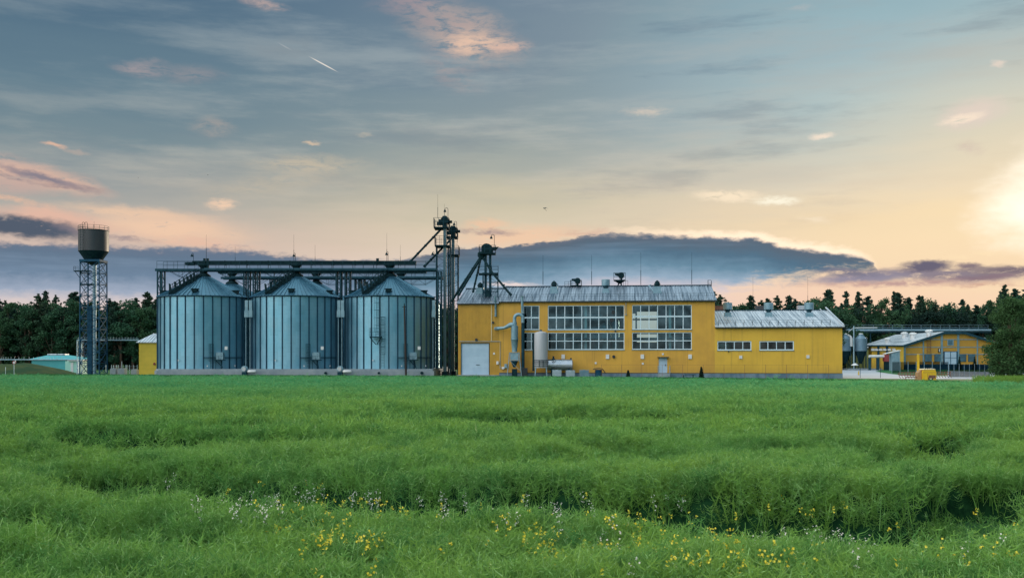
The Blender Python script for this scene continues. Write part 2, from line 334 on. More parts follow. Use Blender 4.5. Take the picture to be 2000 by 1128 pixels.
# ------------------------------------------------------------------ mesh helpers
class MB:
    def __init__(s): s.v = []; s.f = []
    def add(s, vs, fs):
        n = len(s.v); s.v += [tuple(v) for v in vs]; s.f += [tuple(i+n for i in f) for f in fs]; return s
    def box(s, x0, x1, y0, y1, z0, z1):
        return s.add([(x0, y0, z0), (x1, y0, z0), (x1, y1, z0), (x0, y1, z0), (x0, y0, z1), (x1, y0, z1), (x1, y1, z1), (x0, y1, z1)],
                     [(0, 3, 2, 1), (4, 5, 6, 7), (0, 1, 5, 4), (1, 2, 6, 5), (2, 3, 7, 6), (3, 0, 4, 7)])
    def cb(s, c, d): return s.box(c[0]-d[0]/2, c[0]+d[0]/2, c[1]-d[1]/2, c[1]+d[1]/2, c[2]-d[2]/2, c[2]+d[2]/2)
    def tube(s, pts, r, n=6, caps=True):
        pts = [Vector(p) for p in pts]; rs = r if isinstance(r, (list, tuple)) else [r]*len(pts)
        vs = []; fs = []
        d0 = (pts[1]-pts[0]).normalized(); up = Vector((0, 0, 1)) if abs(d0.z) < .9 else Vector((1, 0, 0))
        a = d0.cross(up).normalized()
        for i, p in enumerate(pts):
            d = (pts[min(i+1, len(pts)-1)]-pts[max(i-1, 0)]).normalized()
            a = (a-d*a.dot(d)).normalized(); b = d.cross(a)
            for k in range(n):
                t = TAU*(k+.5)/n; vs.append(p+(a*math.cos(t)+b*math.sin(t))*rs[i])
        for i in range(len(pts)-1):
            for k in range(n):
                q = (k+1) % n; fs.append((i*n+k, i*n+q, (i+1)*n+q, (i+1)*n+k))
        if caps: fs.append(tuple(range(n))[::-1]); fs.append(tuple((len(pts)-1)*n+k for k in range(n)))
        return s.add(vs, fs)
    def bar(s, a, b, r=.04): return s.tube([a, b], r, 4)
    def lathe(s, c, prof, n=24, caps=True):
        vs = []; fs = []
        for r, z in prof:
            for k in range(n): vs.append((c[0]+r*math.cos(TAU*k/n), c[1]+r*math.sin(TAU*k/n), c[2]+z))
        for i in range(len(prof)-1):
            for k in range(n):
                q = (k+1) % n; fs.append((i*n+k, i*n+q, (i+1)*n+q, (i+1)*n+k))
        if caps: fs.append(tuple(range(n))[::-1]); fs.append(tuple((len(prof)-1)*n+k for k in range(n)))
        return s.add(vs, fs)
    def prism(s, poly, y0, y1):          # polygon in xz, extruded along y
        n = len(poly)
        return s.add([(x, y0, z) for x, z in poly]+[(x, y1, z) for x, z in poly],
                     [tuple(range(n)), tuple(range(2*n-1, n-1, -1))]+[(i, i+n, (i+1) % n+n, (i+1) % n) for i in range(n)])
    def build(s, name, m, parent=None, world=False, smooth=True):
        me = bpy.data.meshes.new(name)
        v = s.v
        if world and parent is not None:
            r = parent
            while r.parent: r = r.parent
            inv = (Matrix.Translation(r.location) @ r.rotation_euler.to_matrix().to_4x4()).inverted()
            v = [inv @ Vector(p) for p in v]
        me.from_pydata(v, [], s.f); me.update(); me.materials.append(m)
        if smooth:
            me.shade_smooth(); me.set_sharp_from_angle(angle=R(38))
        o = bpy.data.objects.new(name, me); col.objects.link(o)
        if parent is not None: o.parent = parent
        return o
def tag(o, label=None, cat=None, group=None, kind=None):
    for k, v in (('label', label), ('category', cat), ('group', group), ('kind', kind)):
        if v: o[k] = v
    return o
def thing(name, loc, label, cat, rz=0, group=None):
    o = bpy.data.objects.new(name, None); col.objects.link(o); o.location = loc; o.rotation_euler = (0, 0, rz); o.empty_display_size = .3
    return tag(o, label, cat, group)
def dup(o, loc, label=None, rz=None, sc_=None):
    def cp(a, par):
        c = a.copy(); col.objects.link(c)
        if par is not None: c.parent = par
        for ch in a.children: cp(ch, c)
        return c
    c = cp(o, None); c.location = loc
    if rz is not None: c.rotation_euler = (0, 0, rz)
    if sc_: c.scale = sc_
    if label: c['label'] = label
    return c
def at(px, py, Y): return Vector(((px-1000)/K*Y, Y, CZ+(HY-py)/K*Y))
def AX(px, Y): return (px-1000)/K*Y
def AZ(py, Y): return CZ+(HY-py)/K*Y
def lattice(mb, x0, x1, y0, y1, z0, z1, n, r, cross=False):
    cs = [(x0, y0), (x1, y0), (x1, y1), (x0, y1)]
    for i in range(n+1):
        z = z0+(z1-z0)*i/n
        for k in range(4):
            a, b = cs[k], cs[(k+1) % 4]
            mb.bar((*a, z), (*b, z), r)
            if i < n:
                zz = z0+(z1-z0)*(i+1)/n
                if (i+k) % 2 == 0 or cross: mb.bar((*a, z), (*b, zz), r*.8)
                if (i+k) % 2 == 1 or cross: mb.bar((*b, z), (*a, zz), r*.8)
    return mb
def rail(mb, pts, h=1.1, step=1.5, r=.025, mid=(.55,)):
    for a, b in zip(pts[:-1], pts[1:]):
        a, b = Vector(a), Vector(b); n = max(1, round((b-a).length/step))
        for i in range(n+1):
            p = a.lerp(b, i/n); mb.bar(p, p+Vector((0, 0, h)), r)
        for hh in (h,)+tuple(m_*h for m_ in mid): mb.bar(a+Vector((0, 0, hh)), b+Vector((0, 0, hh)), r)
    return mb
def ladder(mb, a, b, w=.4, r=.022, side=Vector((1, 0, 0)), step=.35):
    a, b = Vector(a), Vector(b); sd_ = side*w/2
    mb.bar(a-sd_, b-sd_, r); mb.bar(a+sd_, b+sd_, r)
    n = int((b-a).length/step)
    for i in range(1, n):
        p = a.lerp(b, i/n); mb.bar(p-sd_, p+sd_, r*.8)
    return mb
def cage(mb, x, y, z0, z1, r=.35, out=(0, -1)):
    n = max(2, int((z1-z0)/.9)); c = Vector((x+out[0]*r, y+out[1]*r))
    for i in range(n+1):
        z = z0+(z1-z0)*i/n
        mb.tube([(c.x+r*math.cos(t), c.y+r*math.sin(t), z) for t in [TAU*k/10 for k in range(11)]], .02, 4)
    for k in range(5):
        t = PI+PI*k/4; mb.bar((c.x+r*math.cos(t), c.y+r*math.sin(t), z0), (c.x+r*math.cos(t), c.y+r*math.sin(t), z1), .016)

# value noise for terrain and crop
_g = rng.random((256, 256))
def vn(x, y):
    xi = np.floor(x).astype(int); yi = np.floor(y).astype(int); fx = x-xi; fy = y-yi
    fx = fx*fx*(3-2*fx); fy = fy*fy*(3-2*fy)
    g = lambda a, b: _g[a & 255, b & 255]
    return (g(xi, yi)*(1-fx)+g(xi+1, yi)*fx)*(1-fy)+(g(xi, yi+1)*(1-fx)+g(xi+1, yi+1)*fx)*fy-.5
def edgeY(x): return np.interp(x, [-260, -70, -7, 20, 34, 48, 70, 120], [152, 134, 121, 111, 103, 94, 82, 62])

# ------------------------------------------------------------------ ground
def gmat():
    def f(colr, V, b):
        n = NOISE(VM('MULTIPLY', V, (.05, .05, 1)), 1, 5, .6)
        return MIX(SS(n.outputs[0], .4, .65), colr, (.055, .10, .03, 1))
    return mat('short_grass', (.030, .095, .035), (.045, .125, .04), 1.5, .95, spec=.1, extra=f, bump=.4)
m_ground = gmat()
g = MB(); xs = [-4000, -1500, -600, -260, -150, -100, -70, -40, -7, 20, 34, 48, 70, 120, 260, 700, 1500, 4000]
ys_off = [-4000, -300, -60, -3, 0, 6, 40, 100, 400, 1500, 4500]
for iy, oy in enumerate(ys_off):
    for x in xs: g.v.append((x, float(edgeY(x))+oy, -.40 if oy < 0 else 0.))
nx = len(xs)
for j in range(len(ys_off)-1):
    for i in range(nx-1): g.f.append((j*nx+i, j*nx+i+1, (j+1)*nx+i+1, (j+1)*nx+i))
tag(g.build('ground', m_ground, smooth=False), kind='structure')
# yard and road, pale concrete, with a grass island
g = MB(); g.add([(41.6, 127.5, .004), (60, 122, .004), (75, 128, .004), (90, 160, .004), (84, 214, .004), (60, 232, .004), (38, 232, .004), (43.5, 140, .004)], [tuple(range(8))])
tag(g.build('road', m_road, smooth=False), kind='structure')
m_turf = mat('mown_turf', (.022, .12, .05), (.035, .15, .05), 1.2, .95, spec=.1)
g = MB(); pts = []
for px, py in ((1709, 725), (1722, 721.5), (1745, 720), (1790, 719), (1850, 719), (1850, 734), (1790, 734), (1757, 732), (1735, 729)):
    Y = K*CZ/(py-HY); pts.append((AX(px, Y), Y, .010))
g.add(pts, [tuple(range(len(pts)))]); tag(g.build('grass', m_turf, smooth=False), kind='structure')

# ------------------------------------------------------------------ silos
SX = [AX(398, 138), AX(579, 138), AX(761.5, 138)]; SZ = 1.13; SR = 6.0; SH = 9.75; SA = 3.45
g = MB()
def slab(o, z0, z1):
    p = [(-46.9+o, 131.3+o), (-10.3-o, 131.3+o), (-9.9-o, 159.5-o), (-50+o, 159.5-o), (-49.2+o, 137)]; n = 5
    g.add([(x, y, z0) for x, y in p]+[(x, y, z1) for x, y in p], [(4, 3, 2, 1, 0), (5, 6, 7, 8, 9)]+[(i, (i+1) % n, (i+1) % n+n, i+n) for i in range(n)])
slab(0, 0, SZ-.25); slab(.2, SZ-.25, SZ)
for i in range(9): x = -46.7+36.3*(i+.5)/9; g.box(x-.03, x+.03, 131.27, 131.3, .1, SZ-.25)
pl = thing('silo_foundation', (-30, 132, 0), 'long pale grey concrete foundation the silos stand on', 'foundation')
g.build('slab', m_conc, pl, world=True)
def rib_mb(t):
    g = MB(); c, s_ = math.cos(t), math.sin(t); a = Vector((c, s_, 0)); b = Vector((-s_, c, 0)); q = []
    for z in (0, SH-.02):
        for (u, v_) in ((-.085, 0), (-.05, .12), (.05, .12), (.085, 0)): q.append(a*(SR+v_)+b*u+Vector((0, 0, z)))
    g.add(q, [(0, 1, 5, 4), (1, 2, 6, 5), (2, 3, 7, 6), (0, 4, 7, 3), (4, 5, 6, 7), (3, 2, 1, 0)]); return g
def make_silo(loc, label, front):
    t = thing('grain_silo', loc, label, 'silo', 0, 'galvanised grain silos in two rows')
    g = MB(); g.lathe((0, 0, 0), [(SR, 0), (SR, SH)], 96, False)
    g.build('wall', m_silo, t)
    for k in range(32): rib_mb(TAU*(k+.5)/32).build('stiffener', m_rib, t, smooth=False)
    g = MB(); n = 64; g.lathe((0, 0, SH), [(SR+.16, -.10), (SR+.20, .02), (.55, SA-.35), (.5, SA-.3)], n)
    for k in range(n):            # standing seams of the cone
        a = TAU*(k+.5)/n; c, s_ = math.cos(a), math.sin(a); r0 = SR+.19; r1 = .9 if k % 2 == 0 else 2.6; b = Vector((-s_, c, 0))
        zf = lambda r: SH+.03+(SR+.2-r)/(SR-.35)*(SA-.37)
        p = [Vector((c*r0, s_*r0, zf(r0))), Vector((c*r1, s_*r1, zf(r1)))]
        w_ = .045
        g.add([p[0]-b*w_, p[0]+b*w_, p[1]+b*w_*.7, p[1]-b*w_*.7]+[p[0]-b*w_*.5+Vector((0, 0, .09)), p[0]+b*w_*.5+Vector((0, 0, .09)), p[1]+b*w_*.4+Vector((0, 0, .07)), p[1]-b*w_*.4+Vector((0, 0, .07))],
              [(0, 3, 7, 4), (1, 5, 6, 2), (4, 7, 6, 5), (0, 4, 5, 1), (3, 2, 6, 7)])
    g.build('roof', m_sroof, t)
    g = MB(); g.lathe((0, 0, SH+SA-.5), [(.95, 0), (.95, .18), (.5, .5), (.5, .75), (.36, .8), (.36, 1.3)], 20); g.build('roof_cap', m_dark, t)
    g = MB(); g.tube([((SR+.18)*math.cos(TAU*k/96), (SR+.18)*math.sin(TAU*k/96), SH-.03) for k in range(97)], .075, 6); g.build('eave_ring', m_rib, t)
    for a in (-85, -20, -160):     # eave vents
        c, s_ = math.cos(R(a)), math.sin(R(a)); v = MB(); rr = 5.25; zz = SH+.03+(SR+.2-rr)/(SR-.35)*(SA-.37)
        v.cb((c*rr, s_*rr, zz+.14), (.7, .7, .34)); v.cb((c*rr, s_*rr, zz+.36), (.95, .85, .08)); v.build('roof_vent', m_dark, t)
    if front:
        st = MB(); zf = lambda r: SH+.03+(SR+.2-r)/(SR-.35)*(SA-.37)
        a0 = R(-117)
        for side in (-.42, .42):
            b = Vector((-math.sin(a0), math.cos(a0), 0))*side
            pa = Vector((math.cos(a0)*5.9, math.sin(a0)*5.9, zf(5.9)+.12))+b; pb = Vector((math.cos(a0)*.9, math.sin(a0)*.9, zf(.9)+.12))+b
            st.tube([pa, pb], .07, 4); st.bar(pa+Vector((0, 0, 1.0)), pb+Vector((0, 0, 1.0)), .04); st.bar(pa+Vector((0, 0, .55)), pb+Vector((0, 0, .55)), .03)
            for i in range(9): p = pa.lerp(pb, i/8); st.bar(p, p+Vector((0, 0, 1.0)), .04)
        for i in range(20):
            r_ = 5.9-5*i/19; z = zf(r_)+.2; st.cb((math.cos(a0)*r_, math.sin(a0)*r_, z), (.85, .32, .06))
        st.build('roof_stairs', m_dark, t)
        pf = MB()
        for i, aa in enumerate((-127, -122, -118, -114, -110.5, -107, -104)):    # the stepped side panels seen along the stairs
            r_ = 5.3-i*.5; a_ = R(aa); x, y, z = math.cos(a_)*r_, math.sin(a_)*r_, zf(r_)
            pf.add([(x-.1, y, z), (x+.28, y-.05, z+.02), (x+.02, y, z+1.15), (x-.22, y, z+1.2)], [(0, 1, 2, 3)])
            pf.add([(x-.1, y+.06, z), (x+.28, y+.01, z+.02), (x+.02, y+.06, z+1.15), (x-.22, y+.06, z+1.2)], [(3, 2, 1, 0)])
        pf.build('stair_guard', m_dark, t)
        x = AX(426, 132)-SX[0]
        d = MB(); yy = -math.sqrt(SR**2-x*x); d.cb((x, yy-.35, 1.75), (.95, .7, .95)); d.cb((x-.05, yy-.72, 1.8), (.55, .04, .55)); d.build('discharge_box', m_duct, t)
        d = MB(); d.cb((x+.02, yy-.55, 1.18), (1.25, 1.1, .10)); d.bar((x-.4, yy-1, 0), (x-.4, yy-1, 1.15), .05); d.bar((x+.45, yy-1, 0), (x+.1, yy-.4, 1.15), .06)
        d.bar((x-.4, yy-1, 1.15), (x+.3, yy-.2, .2), .05); rail(d, [(x-.6, yy-1.1, 1.22), (x+.62, yy-1.1, 1.22)], .5, .6, .02, ()); d.build('platform', m_steel, t)
        d = MB(); d.cb((x+.75, yy-.12, 2.78), (.38, .26, .45)); d.build('control_box', m_white, t)
        d = MB(); lx = x-.95; ly_ = -math.sqrt(SR**2-lx*lx)-.2
        ladder(d, (lx, ly_, .05), (lx, ly_, 3.3)); cage(d, lx, ly_, 1.0, 3.3, .3); d.build('ladder', m_steel, t)
        d = MB(); p0 = SX[0]
        for z in (1.55, 1.42): d.tube([((SR+.25)*math.cos(R(a)), (SR+.25)*math.sin(R(a)), z) for a in range(-73, -14, 6)], .035, 5)
        d.build('conduit', m_dark, t)
        for aa in (-68.5, -104, -32):
            d = MB(); c, s_ = math.cos(R(aa)), math.sin(R(aa)); d.cb((c*6.2, s_*6.2, 1.15 if aa == -104 else .4), (.12, .12, .18)); d.build('lamp', m_white, t)
    return t
labs = ['galvanised grain silo with roof stairs, beside the yellow boarded hut',
        'galvanised grain silo with roof stairs, middle one of the front row',
        'galvanised grain silo with a tall caged ladder, next to the elevator towers']
s1 = make_silo((SX[0], 138, SZ), labs[0], True)
dup(s1, (SX[1], 138, SZ), labs[1])
s3 = dup(s1, (SX[2], 138, SZ), labs[2])
x = AX(738, 132)-SX[2]; yy = -math.sqrt(SR**2-x*x)
z0 = AZ(657, 131.8)-SZ; d = MB(); ladder(d, (x, yy-.25, z0), (x, yy-.25, SH+.9)); cage(d, x, yy-.2, z0+.6, SH+.9, .42); d.build('tall_ladder', m_steel, s3)
d = MB(); d.box(x-.95, x+.55, yy-1.15, yy-.13, z0-.1, z0); rail(d, [(x-.95, yy-.15, z0), (x-.95, yy-1.15, z0), (x+.55, yy-1.15, z0)], 1.1, .7, .025)
d.bar((x-.9, yy-1.1, z0-.1), (x-.3, yy-.1, z0-1.0), .05); d.bar((x+.5, yy-1.1, z0-.1), (x-.1, yy-.1, z0-1.0), .05); d.build('ladder_platform', m_steel, s3)
x2 = AX(748, 132)-SX[2]; yy = -math.sqrt(SR**2-x2*x2); d = MB(); ladder(d, (x2, yy-.25, .1), (x2, yy-.25, AZ(619, 131.8)-SZ)); cage(d, x2, yy-.2, 2., AZ(619, 131.8)-SZ, .4); d.build('lower_ladder', m_steel, s3)
b1 = make_silo((SX[0], 152, SZ), 'galvanised silo of the back row behind the one by the yellow hut', False)
dup(b1, (SX[1], 152, SZ), 'galvanised silo of the back row behind the middle front silo')
dup(b1, (SX[2], 152, SZ), 'galvanised silo of the back row behind the silo with the caged ladder')
# things lying on the edge of the foundation
def fan(px, lab):
    t = thing('blower_fan', (AX(px, 131), 130.6, 0.1), lab, 'fan', 0, 'blower fans by the silo foundation')
    g = MB(); g.add(*(lambda m_: (m_.v, m_.f))(MB().tube([(0, .35, 1.05), (0, -.1, 1.05)], .42, 18))); g.build('housing', m_duct, t)
    g = MB(); g.tube([(0, -.1, 1.05), (0, -.35, 1.05)], [.22, .28], 12); g.build('inlet', m_stain, t)
    g = MB(); g.box(-.3, .3, -.2, .4, 0, .66); g.build('stand', m_steel, t)
    return t
f1 = fan(479, 'grey blower fan between the first and the middle silo'); dup(f1, (AX(665, 131), 130.6, .1), 'grey blower fan between the middle silo and the ladder silo')
for i, (px, lb) in enumerate(((492, 'white oblong tank lying between the first and the middle silo'), (678, 'white oblong tank lying between the middle silo and the ladder silo'))):
    g = MB(); g.tube([(-.55, 0, 0), (-.45, 0, 0), (.45, 0, 0), (.55, 0, 0)], [.12, .2, .2, .12], 12)
    o = g.build('small_tank', m_white); o.location = (AX(px, 130.4), 130.4, AZ(725, 130.4)); tag(o, lb, 'tank', 'small white tanks by the silo foundation')
g = MB()
for px, r_ in ((636, .16), (824, .2), (740, .15)): g.tube([(AX(px, 131.2), 131.25, .62), (AX(px, 131.2), 131.02, .62)], r_, 14)
g.build('drain_pipe', m_dark, pl, world=True)

# ------------------------------------------------------------------ conveyor gantries over the two rows
def gantry(name, Y, xa, xb, casx, tubx, label, posts, hop):
    t = thing(name, (xa, Y, SZ), label, 'gantry')
    zb, zc = 14.72, 15.5
    g = MB(); g.box(xa-.25, xb, Y-.75, Y-.65, zb-.17, zb+.17); g.box(xa-.25, xb, Y+.65, Y+.75, zb-.17, zb+.17)
    g.box(xa-.25, xb, Y-.649, Y+.649, zb-.05, zb-.01); g.build('walkway', m_steel, t, True)
    g = MB(); rail(g, [(xa, Y-.7, zb+.17), (xb, Y-.7, zb+.17)], 1.05, 1.45, .028); rail(g, [(xa+.4, Y+.7, zb+.17), (xb, Y+.7, zb+.17)], 1.05, 1.45, .028); g.build('railing', m_steel, t, True)
    for sgn in (-.7, .7):
        i = 0; xx = xa+1.6
        while xx < xb-5.2:
            g = MB()
            g.bar((xx, Y+sgn, zb-.15), (xx+1.45, Y+sgn, zb-.95), .035); g.bar((xx+1.45, Y+sgn, zb-.95), (xx+3.6, Y+sgn, zb-.95), .03)
            g.bar((xx+3.6, Y+sgn, zb-.95), (xx+5.0, Y+sgn, zb-.15), .035); g.bar((xx+1.45, Y+sgn, zb-.95), (xx+2.5, Y+sgn, zb-.15), .025); g.bar((xx+2.5, Y+sgn, zb-.15), (xx+3.6, Y+sgn, zb-.95), .025)
            g.bar((xx+1.45, Y+sgn, zb-.15), (xx+1.45, Y+sgn, zb-.95), .025); g.bar((xx+3.6, Y+sgn, zb-.15), (xx+3.6, Y+sgn, zb-.95), .025); xx += 6.4
            g.build('truss', m_steel, t, True)
    g = MB(); a, b = casx; g.box(a, b, Y-.32, Y+.32, zc-.02, zc+.52)
    x = a+1.5
    while x < b: g.box(x-.05, x+.05, Y-.36, Y+.36, zc-.06, zc+.56); g.bar((x, Y-.3, zb), (x, Y-.3, zc), .04); x += 3.0
    g.build('conveyor_casing', m_dark if name != 'x' else m_steel, t, True, smooth=False)
    a, b = tubx
    g = MB(); g.tube([(a, Y-.95, zb+.0), (b, Y-.95, zb+.0)], .24, 12); g.build('conveyor_pipe', m_steel, t, True)
    for x, ww in posts:
        g = MB(); lattice(g, x-ww, x+ww, Y-.6, Y+.6, SZ, zb-.17, 9, .045)
        for sx in (-ww, ww):
            for sy in (-.6, .6): g.box(x+sx-.09, x+sx+.09, Y+sy-.09, Y+sy+.09, SZ, zb-.17)
        g.build('support_post', m_steel, t, True, smooth=False)
    for x in hop:
        g = MB(); g.lathe((x, Y, SZ+SH+SA+.1), [(.2, 0), (.26, .35), (.75, .95), (.75, 1.2)], 12); g.build('inlet_hopper', m_dark, t, True)
    g = MB(); x = casx[0]; g.box(x-.6, x+.3, Y-.6, Y-.2, zc-.15, zc+.3); g.tube([(x-.9, Y-.5, zc+.1), (x-.3, Y-.5, zc+.1)], .2, 10); g.build('drive_motor', m_dark, t, True)
    return t
gf_ = gantry('conveyor_gantry', 138, AX(310, 138), AX(852, 138), (AX(377, 138), AX(813, 138)), (AX(403, 138), AX(852, 138)),
      'steel conveyor gantry with railings over the front row of silos', [(AX(315, 138), .30), (AX(490.5, 138)-.55, .3), (AX(490.5, 138)+.75, .3), (AX(671, 138)-.62, .3), (AX(671, 138)+.62, .3), (AX(846, 138)+.9, .25)], SX)
gb_ = gantry('conveyor_gantry', 152, AX(437, 152), AX(866, 152), (AX(440, 152), AX(833, 152)), (AX(455, 152), AX(866, 152)),
      'steel conveyor gantry over the back row of silos', [(AX(533, 152), .28), (AX(542, 152)+.4, .28), (AX(698, 152), .28), (AX(706, 152)+.2, .28)], SX)
for x, Y, z in ((AX(401, 138), 137.7, AZ(519, 138)), (AX(407, 138), 137.7, AZ(519, 138))):
    g = MB(); g.cb((x, Y, z+.35), (.3, .3, 1.3)); g.build('drive_housing', m_dark, gf_, True)
g = MB(); g.cb((AX(739, 138), 137.2, 16.05), (.35, .3, .5)); g.build('junction_box', m_dark, gf_, True)
# side ducts beside the silo walls
for px in (481.5, 489.5, 662, 669, 847): 
    Y = 133.9 if px < 800 else 135.5
    g = MB(); x = AX(px, Y); z1, z0_ = AZ(586, Y), AZ(606, Y); g.box(x-.2, x+.2, Y-.1, Y+.25, z0_, z1); g.box(x-.26, x+.26, Y-.14, Y+.29, z0_-.9, z0_-.002)
    g.bar((x-.1, Y+.1, z0_), (x-.1, Y+.1, SZ), .06)
    g.build('cable_duct', m_duct, gf_, True)

# ------------------------------------------------------------------ bucket elevator towers
def platform(g, gr, x0, x1, y0, y1, z, h=1.15):
    g.box(x0, x1, y0, y1, z-.16, z); rail(gr, [(x0, y0, z), (x1, y0, z), (x1, y1, z), (x0, y1, z), (x0, y0, z)], h, .8, .03)
def elevator(label, Y, pxa, pxb, legpx, ytop, plats, headw, base=0.3):
    x0, x1 = AX(pxa, Y), AX(pxb, Y); lx = AX(legpx, Y); zt = AZ(ytop, Y)
    t = thing('elevator_tower', (lx, Y, 0), label, 'elevator tower', 0, 'bucket elevator towers')
    ztop = AZ(plats[0][2], Y)
    g = MB(); lattice(g, x0, x1, Y-.9, Y+.9, base, AZ(plats[1][2], Y), 13, .035); g.build('bracing', m_steel, t, True, False)
    for x in (x0, x1):
        for y in (Y-.9, Y+.9):
            g = MB(); g.box(x-.065, x+.065, y-.065, y+.065, 0, AZ(plats[1][2], Y)); g.build('leg', m_steel, t, True, False)
    g = MB(); g.box(lx-.2, lx+.2, Y-1.5, Y-1.1, .35, zt); g.build('elevator_shaft', m_shaft, t, True, False)
    g = MB(); g.box(lx-.18, lx+.18, Y-.5, Y-.1, .35, zt); g.build('elevator_shaft', m_steel, t, True, False)
    g = MB(); g.box(lx-.4, lx+.4, Y-1.7, Y+.1, 0, .7); g.build('boot', m_dark, t, True, False)
    for pa, pb, py in plats:
        g = MB(); gr = MB(); platform(g, gr, AX(pa, Y), AX(pb, Y), Y-1.9, Y+1.0, AZ(py, Y), 1.25)
        p = g.build('platform', m_dark, t, True, False); gr.build('railing', m_steel, p, True, False)
    z = AZ(plats[0][2], Y); g = MB()
    g.tube([(lx, Y-1.75, z+.95), (lx, Y+.2, z+.95)], .55, 14); g.box(lx-.32, lx+.32, Y-1.7, Y+.1, z, z+1.5); g.build('elevator_head', m_dark, t, True)
    g = MB(); g.tube([(lx-headw, Y-.9, z+.85), (lx, Y-.9, z+.85)], .32, 10); g.cb((lx-headw*.75, Y-.9, z+.55), (.9, .5, .45)); g.tube([(lx, Y-.9, z+.8), (lx+1., Y-.9, z+.8)], .2, 8)
    g.build('drive_motor', m_dark, t, True)
    g = MB(); ladder(g, (x1-.3, Y-1.05, 1), (x1-.3, Y-1.05, z)); g.build('ladder', m_steel, t, True, False)
    return t
e1 = elevator('tall steel elevator tower standing right beside the ladder silo', 140, 853, 880, 870, 424, [(849, 878, 446), (851, 880, 481)], .9)
e2 = elevator('slightly lower elevator tower beside the yellow building', 144, 876, 895, 886, 446, [(873, 894, 464), (876, 897, 499)], .7)
g = MB(); rail(g, [(AX(887, 144), 142.2, AZ(476, 144)), (AX(894.5, 144), 142.2, AZ(476, 144))], 1.0, .6, .03); g.build('lower_basket', m_steel, e2, True, False)
def spout(label, pts, r, grp='diagonal grain spouts'):
    t = thing('grain_spout', pts[-1], label, 'spout', 0, grp)
    g = MB(); g.tube(pts, r, 10); g.build('pipe', m_dark, t, True)
    g = MB()
    a, b = Vector(pts[0]), Vector(pts[-1]); d_ = (b-a).normalized()
    for f in (.25, .5, .75): p = a.lerp(b, f); g.tube([p-d_*.06, p+d_*.06], r*1.35, 10)
    g.tube([b-d_*.25, b+d_*.05], r*1.3, 10); g.build('flange', m_dark, t, True)
spout('long dark spout slanting from the tall elevator head to the upper conveyor', [at(861, 448, 139), at(801, 511, 138)], .15)
spout('dark spout slanting from the lower elevator head to the walkway conveyor', [at(880, 468, 142), at(829, 520, 138.2)], .15)
# third elevator on the roof of the yellow building
Y = 134.5; t = thing('roof_elevator', (AX(953, Y), Y, 10.2), 'dark elevator tower on the roof of the yellow building with slanting spouts', 'elevator tower')
x0, x1 = AX(943.5, Y), AX(972.5, Y); g = MB(); lattice(g, x0, x1, Y-.7, Y+.9, 10.3, AZ(533, Y), 3, .04); g.build('bracing', m_steel, t, True, False)
for x in (x0, x1):
    for y in (Y-.7, Y+.9): g = MB(); g.box(x-.07, x+.07, y-.07, y+.07, 10.1, AZ(533, Y)); g.build('leg', m_steel, t, True, False)
for px in (948.5, 957.5): g = MB(); x = AX(px, Y); g.box(x-.17, x+.17, Y-.1, Y+.3, 10.3, AZ(490, Y)); g.build('elevator_shaft', m_steel, t, True, False)
for pa, pb, py in ((936, 968, 494.5), (935, 973, 534)):
    g = MB(); gr = MB(); platform(g, gr, AX(pa, Y), AX(pb, Y), Y-.9, Y+1.1, AZ(py, Y), 1.0); p = g.build('platform', m_dark, t, True, False); gr.build('railing', m_steel, p, True, False)
g = MB(); ladder(g, (AX(953, Y), Y+.9, 10.5), (AX(953, Y), Y+.9, AZ(486, Y)), .35); g.build('ladder', m_steelL, t, True, False)
g = MB(); xc = AX(950, Y); g.tube([(xc, Y-.4, AZ(485.5, Y)), (xc, Y+.5, AZ(485.5, Y))], .68, 18); g.box(AX(941, Y), AX(963, Y), Y-.4, Y+.5, AZ(493, Y), AZ(485, Y)); g.prism([(AX(940.5, Y), AZ(493, Y)), (AX(940.5, Y), AZ(481, Y)), (AX(946, Y), AZ(477.5, Y)), (AX(955, Y), AZ(476.5, Y)), (AX(961, Y), AZ(481, Y)), (AX(961, Y), AZ(493, Y))], Y-.42, Y+.52)
g.build('elevator_head', m_dark, t, True)
g = MB(); g.prism([(AX(961, Y), AZ(488, Y)), (AX(961, Y), AZ(483, Y)), (AX(974, Y), AZ(482, Y)), (AX(970, Y), AZ(487, Y)), (AX(968, Y), AZ(489, Y))], Y-.2, Y+.3); g.build('drive_motor', m_dark, t, True)
g = MB(); g.lathe((AX(940, Y), Y, AZ(507, Y)), [(.2, 0), (.5, .5), (.5, .9), (.3, 1.1)], 10); g.build('distributor', m_dark, t, True)
g = MB(); g.cb((AX(953, Y), Y-.6, 11.3), (.5, .5, .9)); g.build('boot', m_dark, t, True)
spout('dark spout slanting outward down past the roof verge to the lower elevator', [at(938, 503, Y), at(882, 588, 137)], .16)
spout('dark spout beside the outermost one, ending at the corner of the roof', [at(939, 504, Y), at(896, 576, 134)], .15)
spout('short steep dark spout ending on the roof near the mushroom vent', [at(939, 505, Y), at(924, 570, 133.8)], .13)
spout('dark spout running the other way down to the ribbed roof', [at(941, 500, Y), at(962, 533, Y-1.2), at(998, 576, 133)], .15)

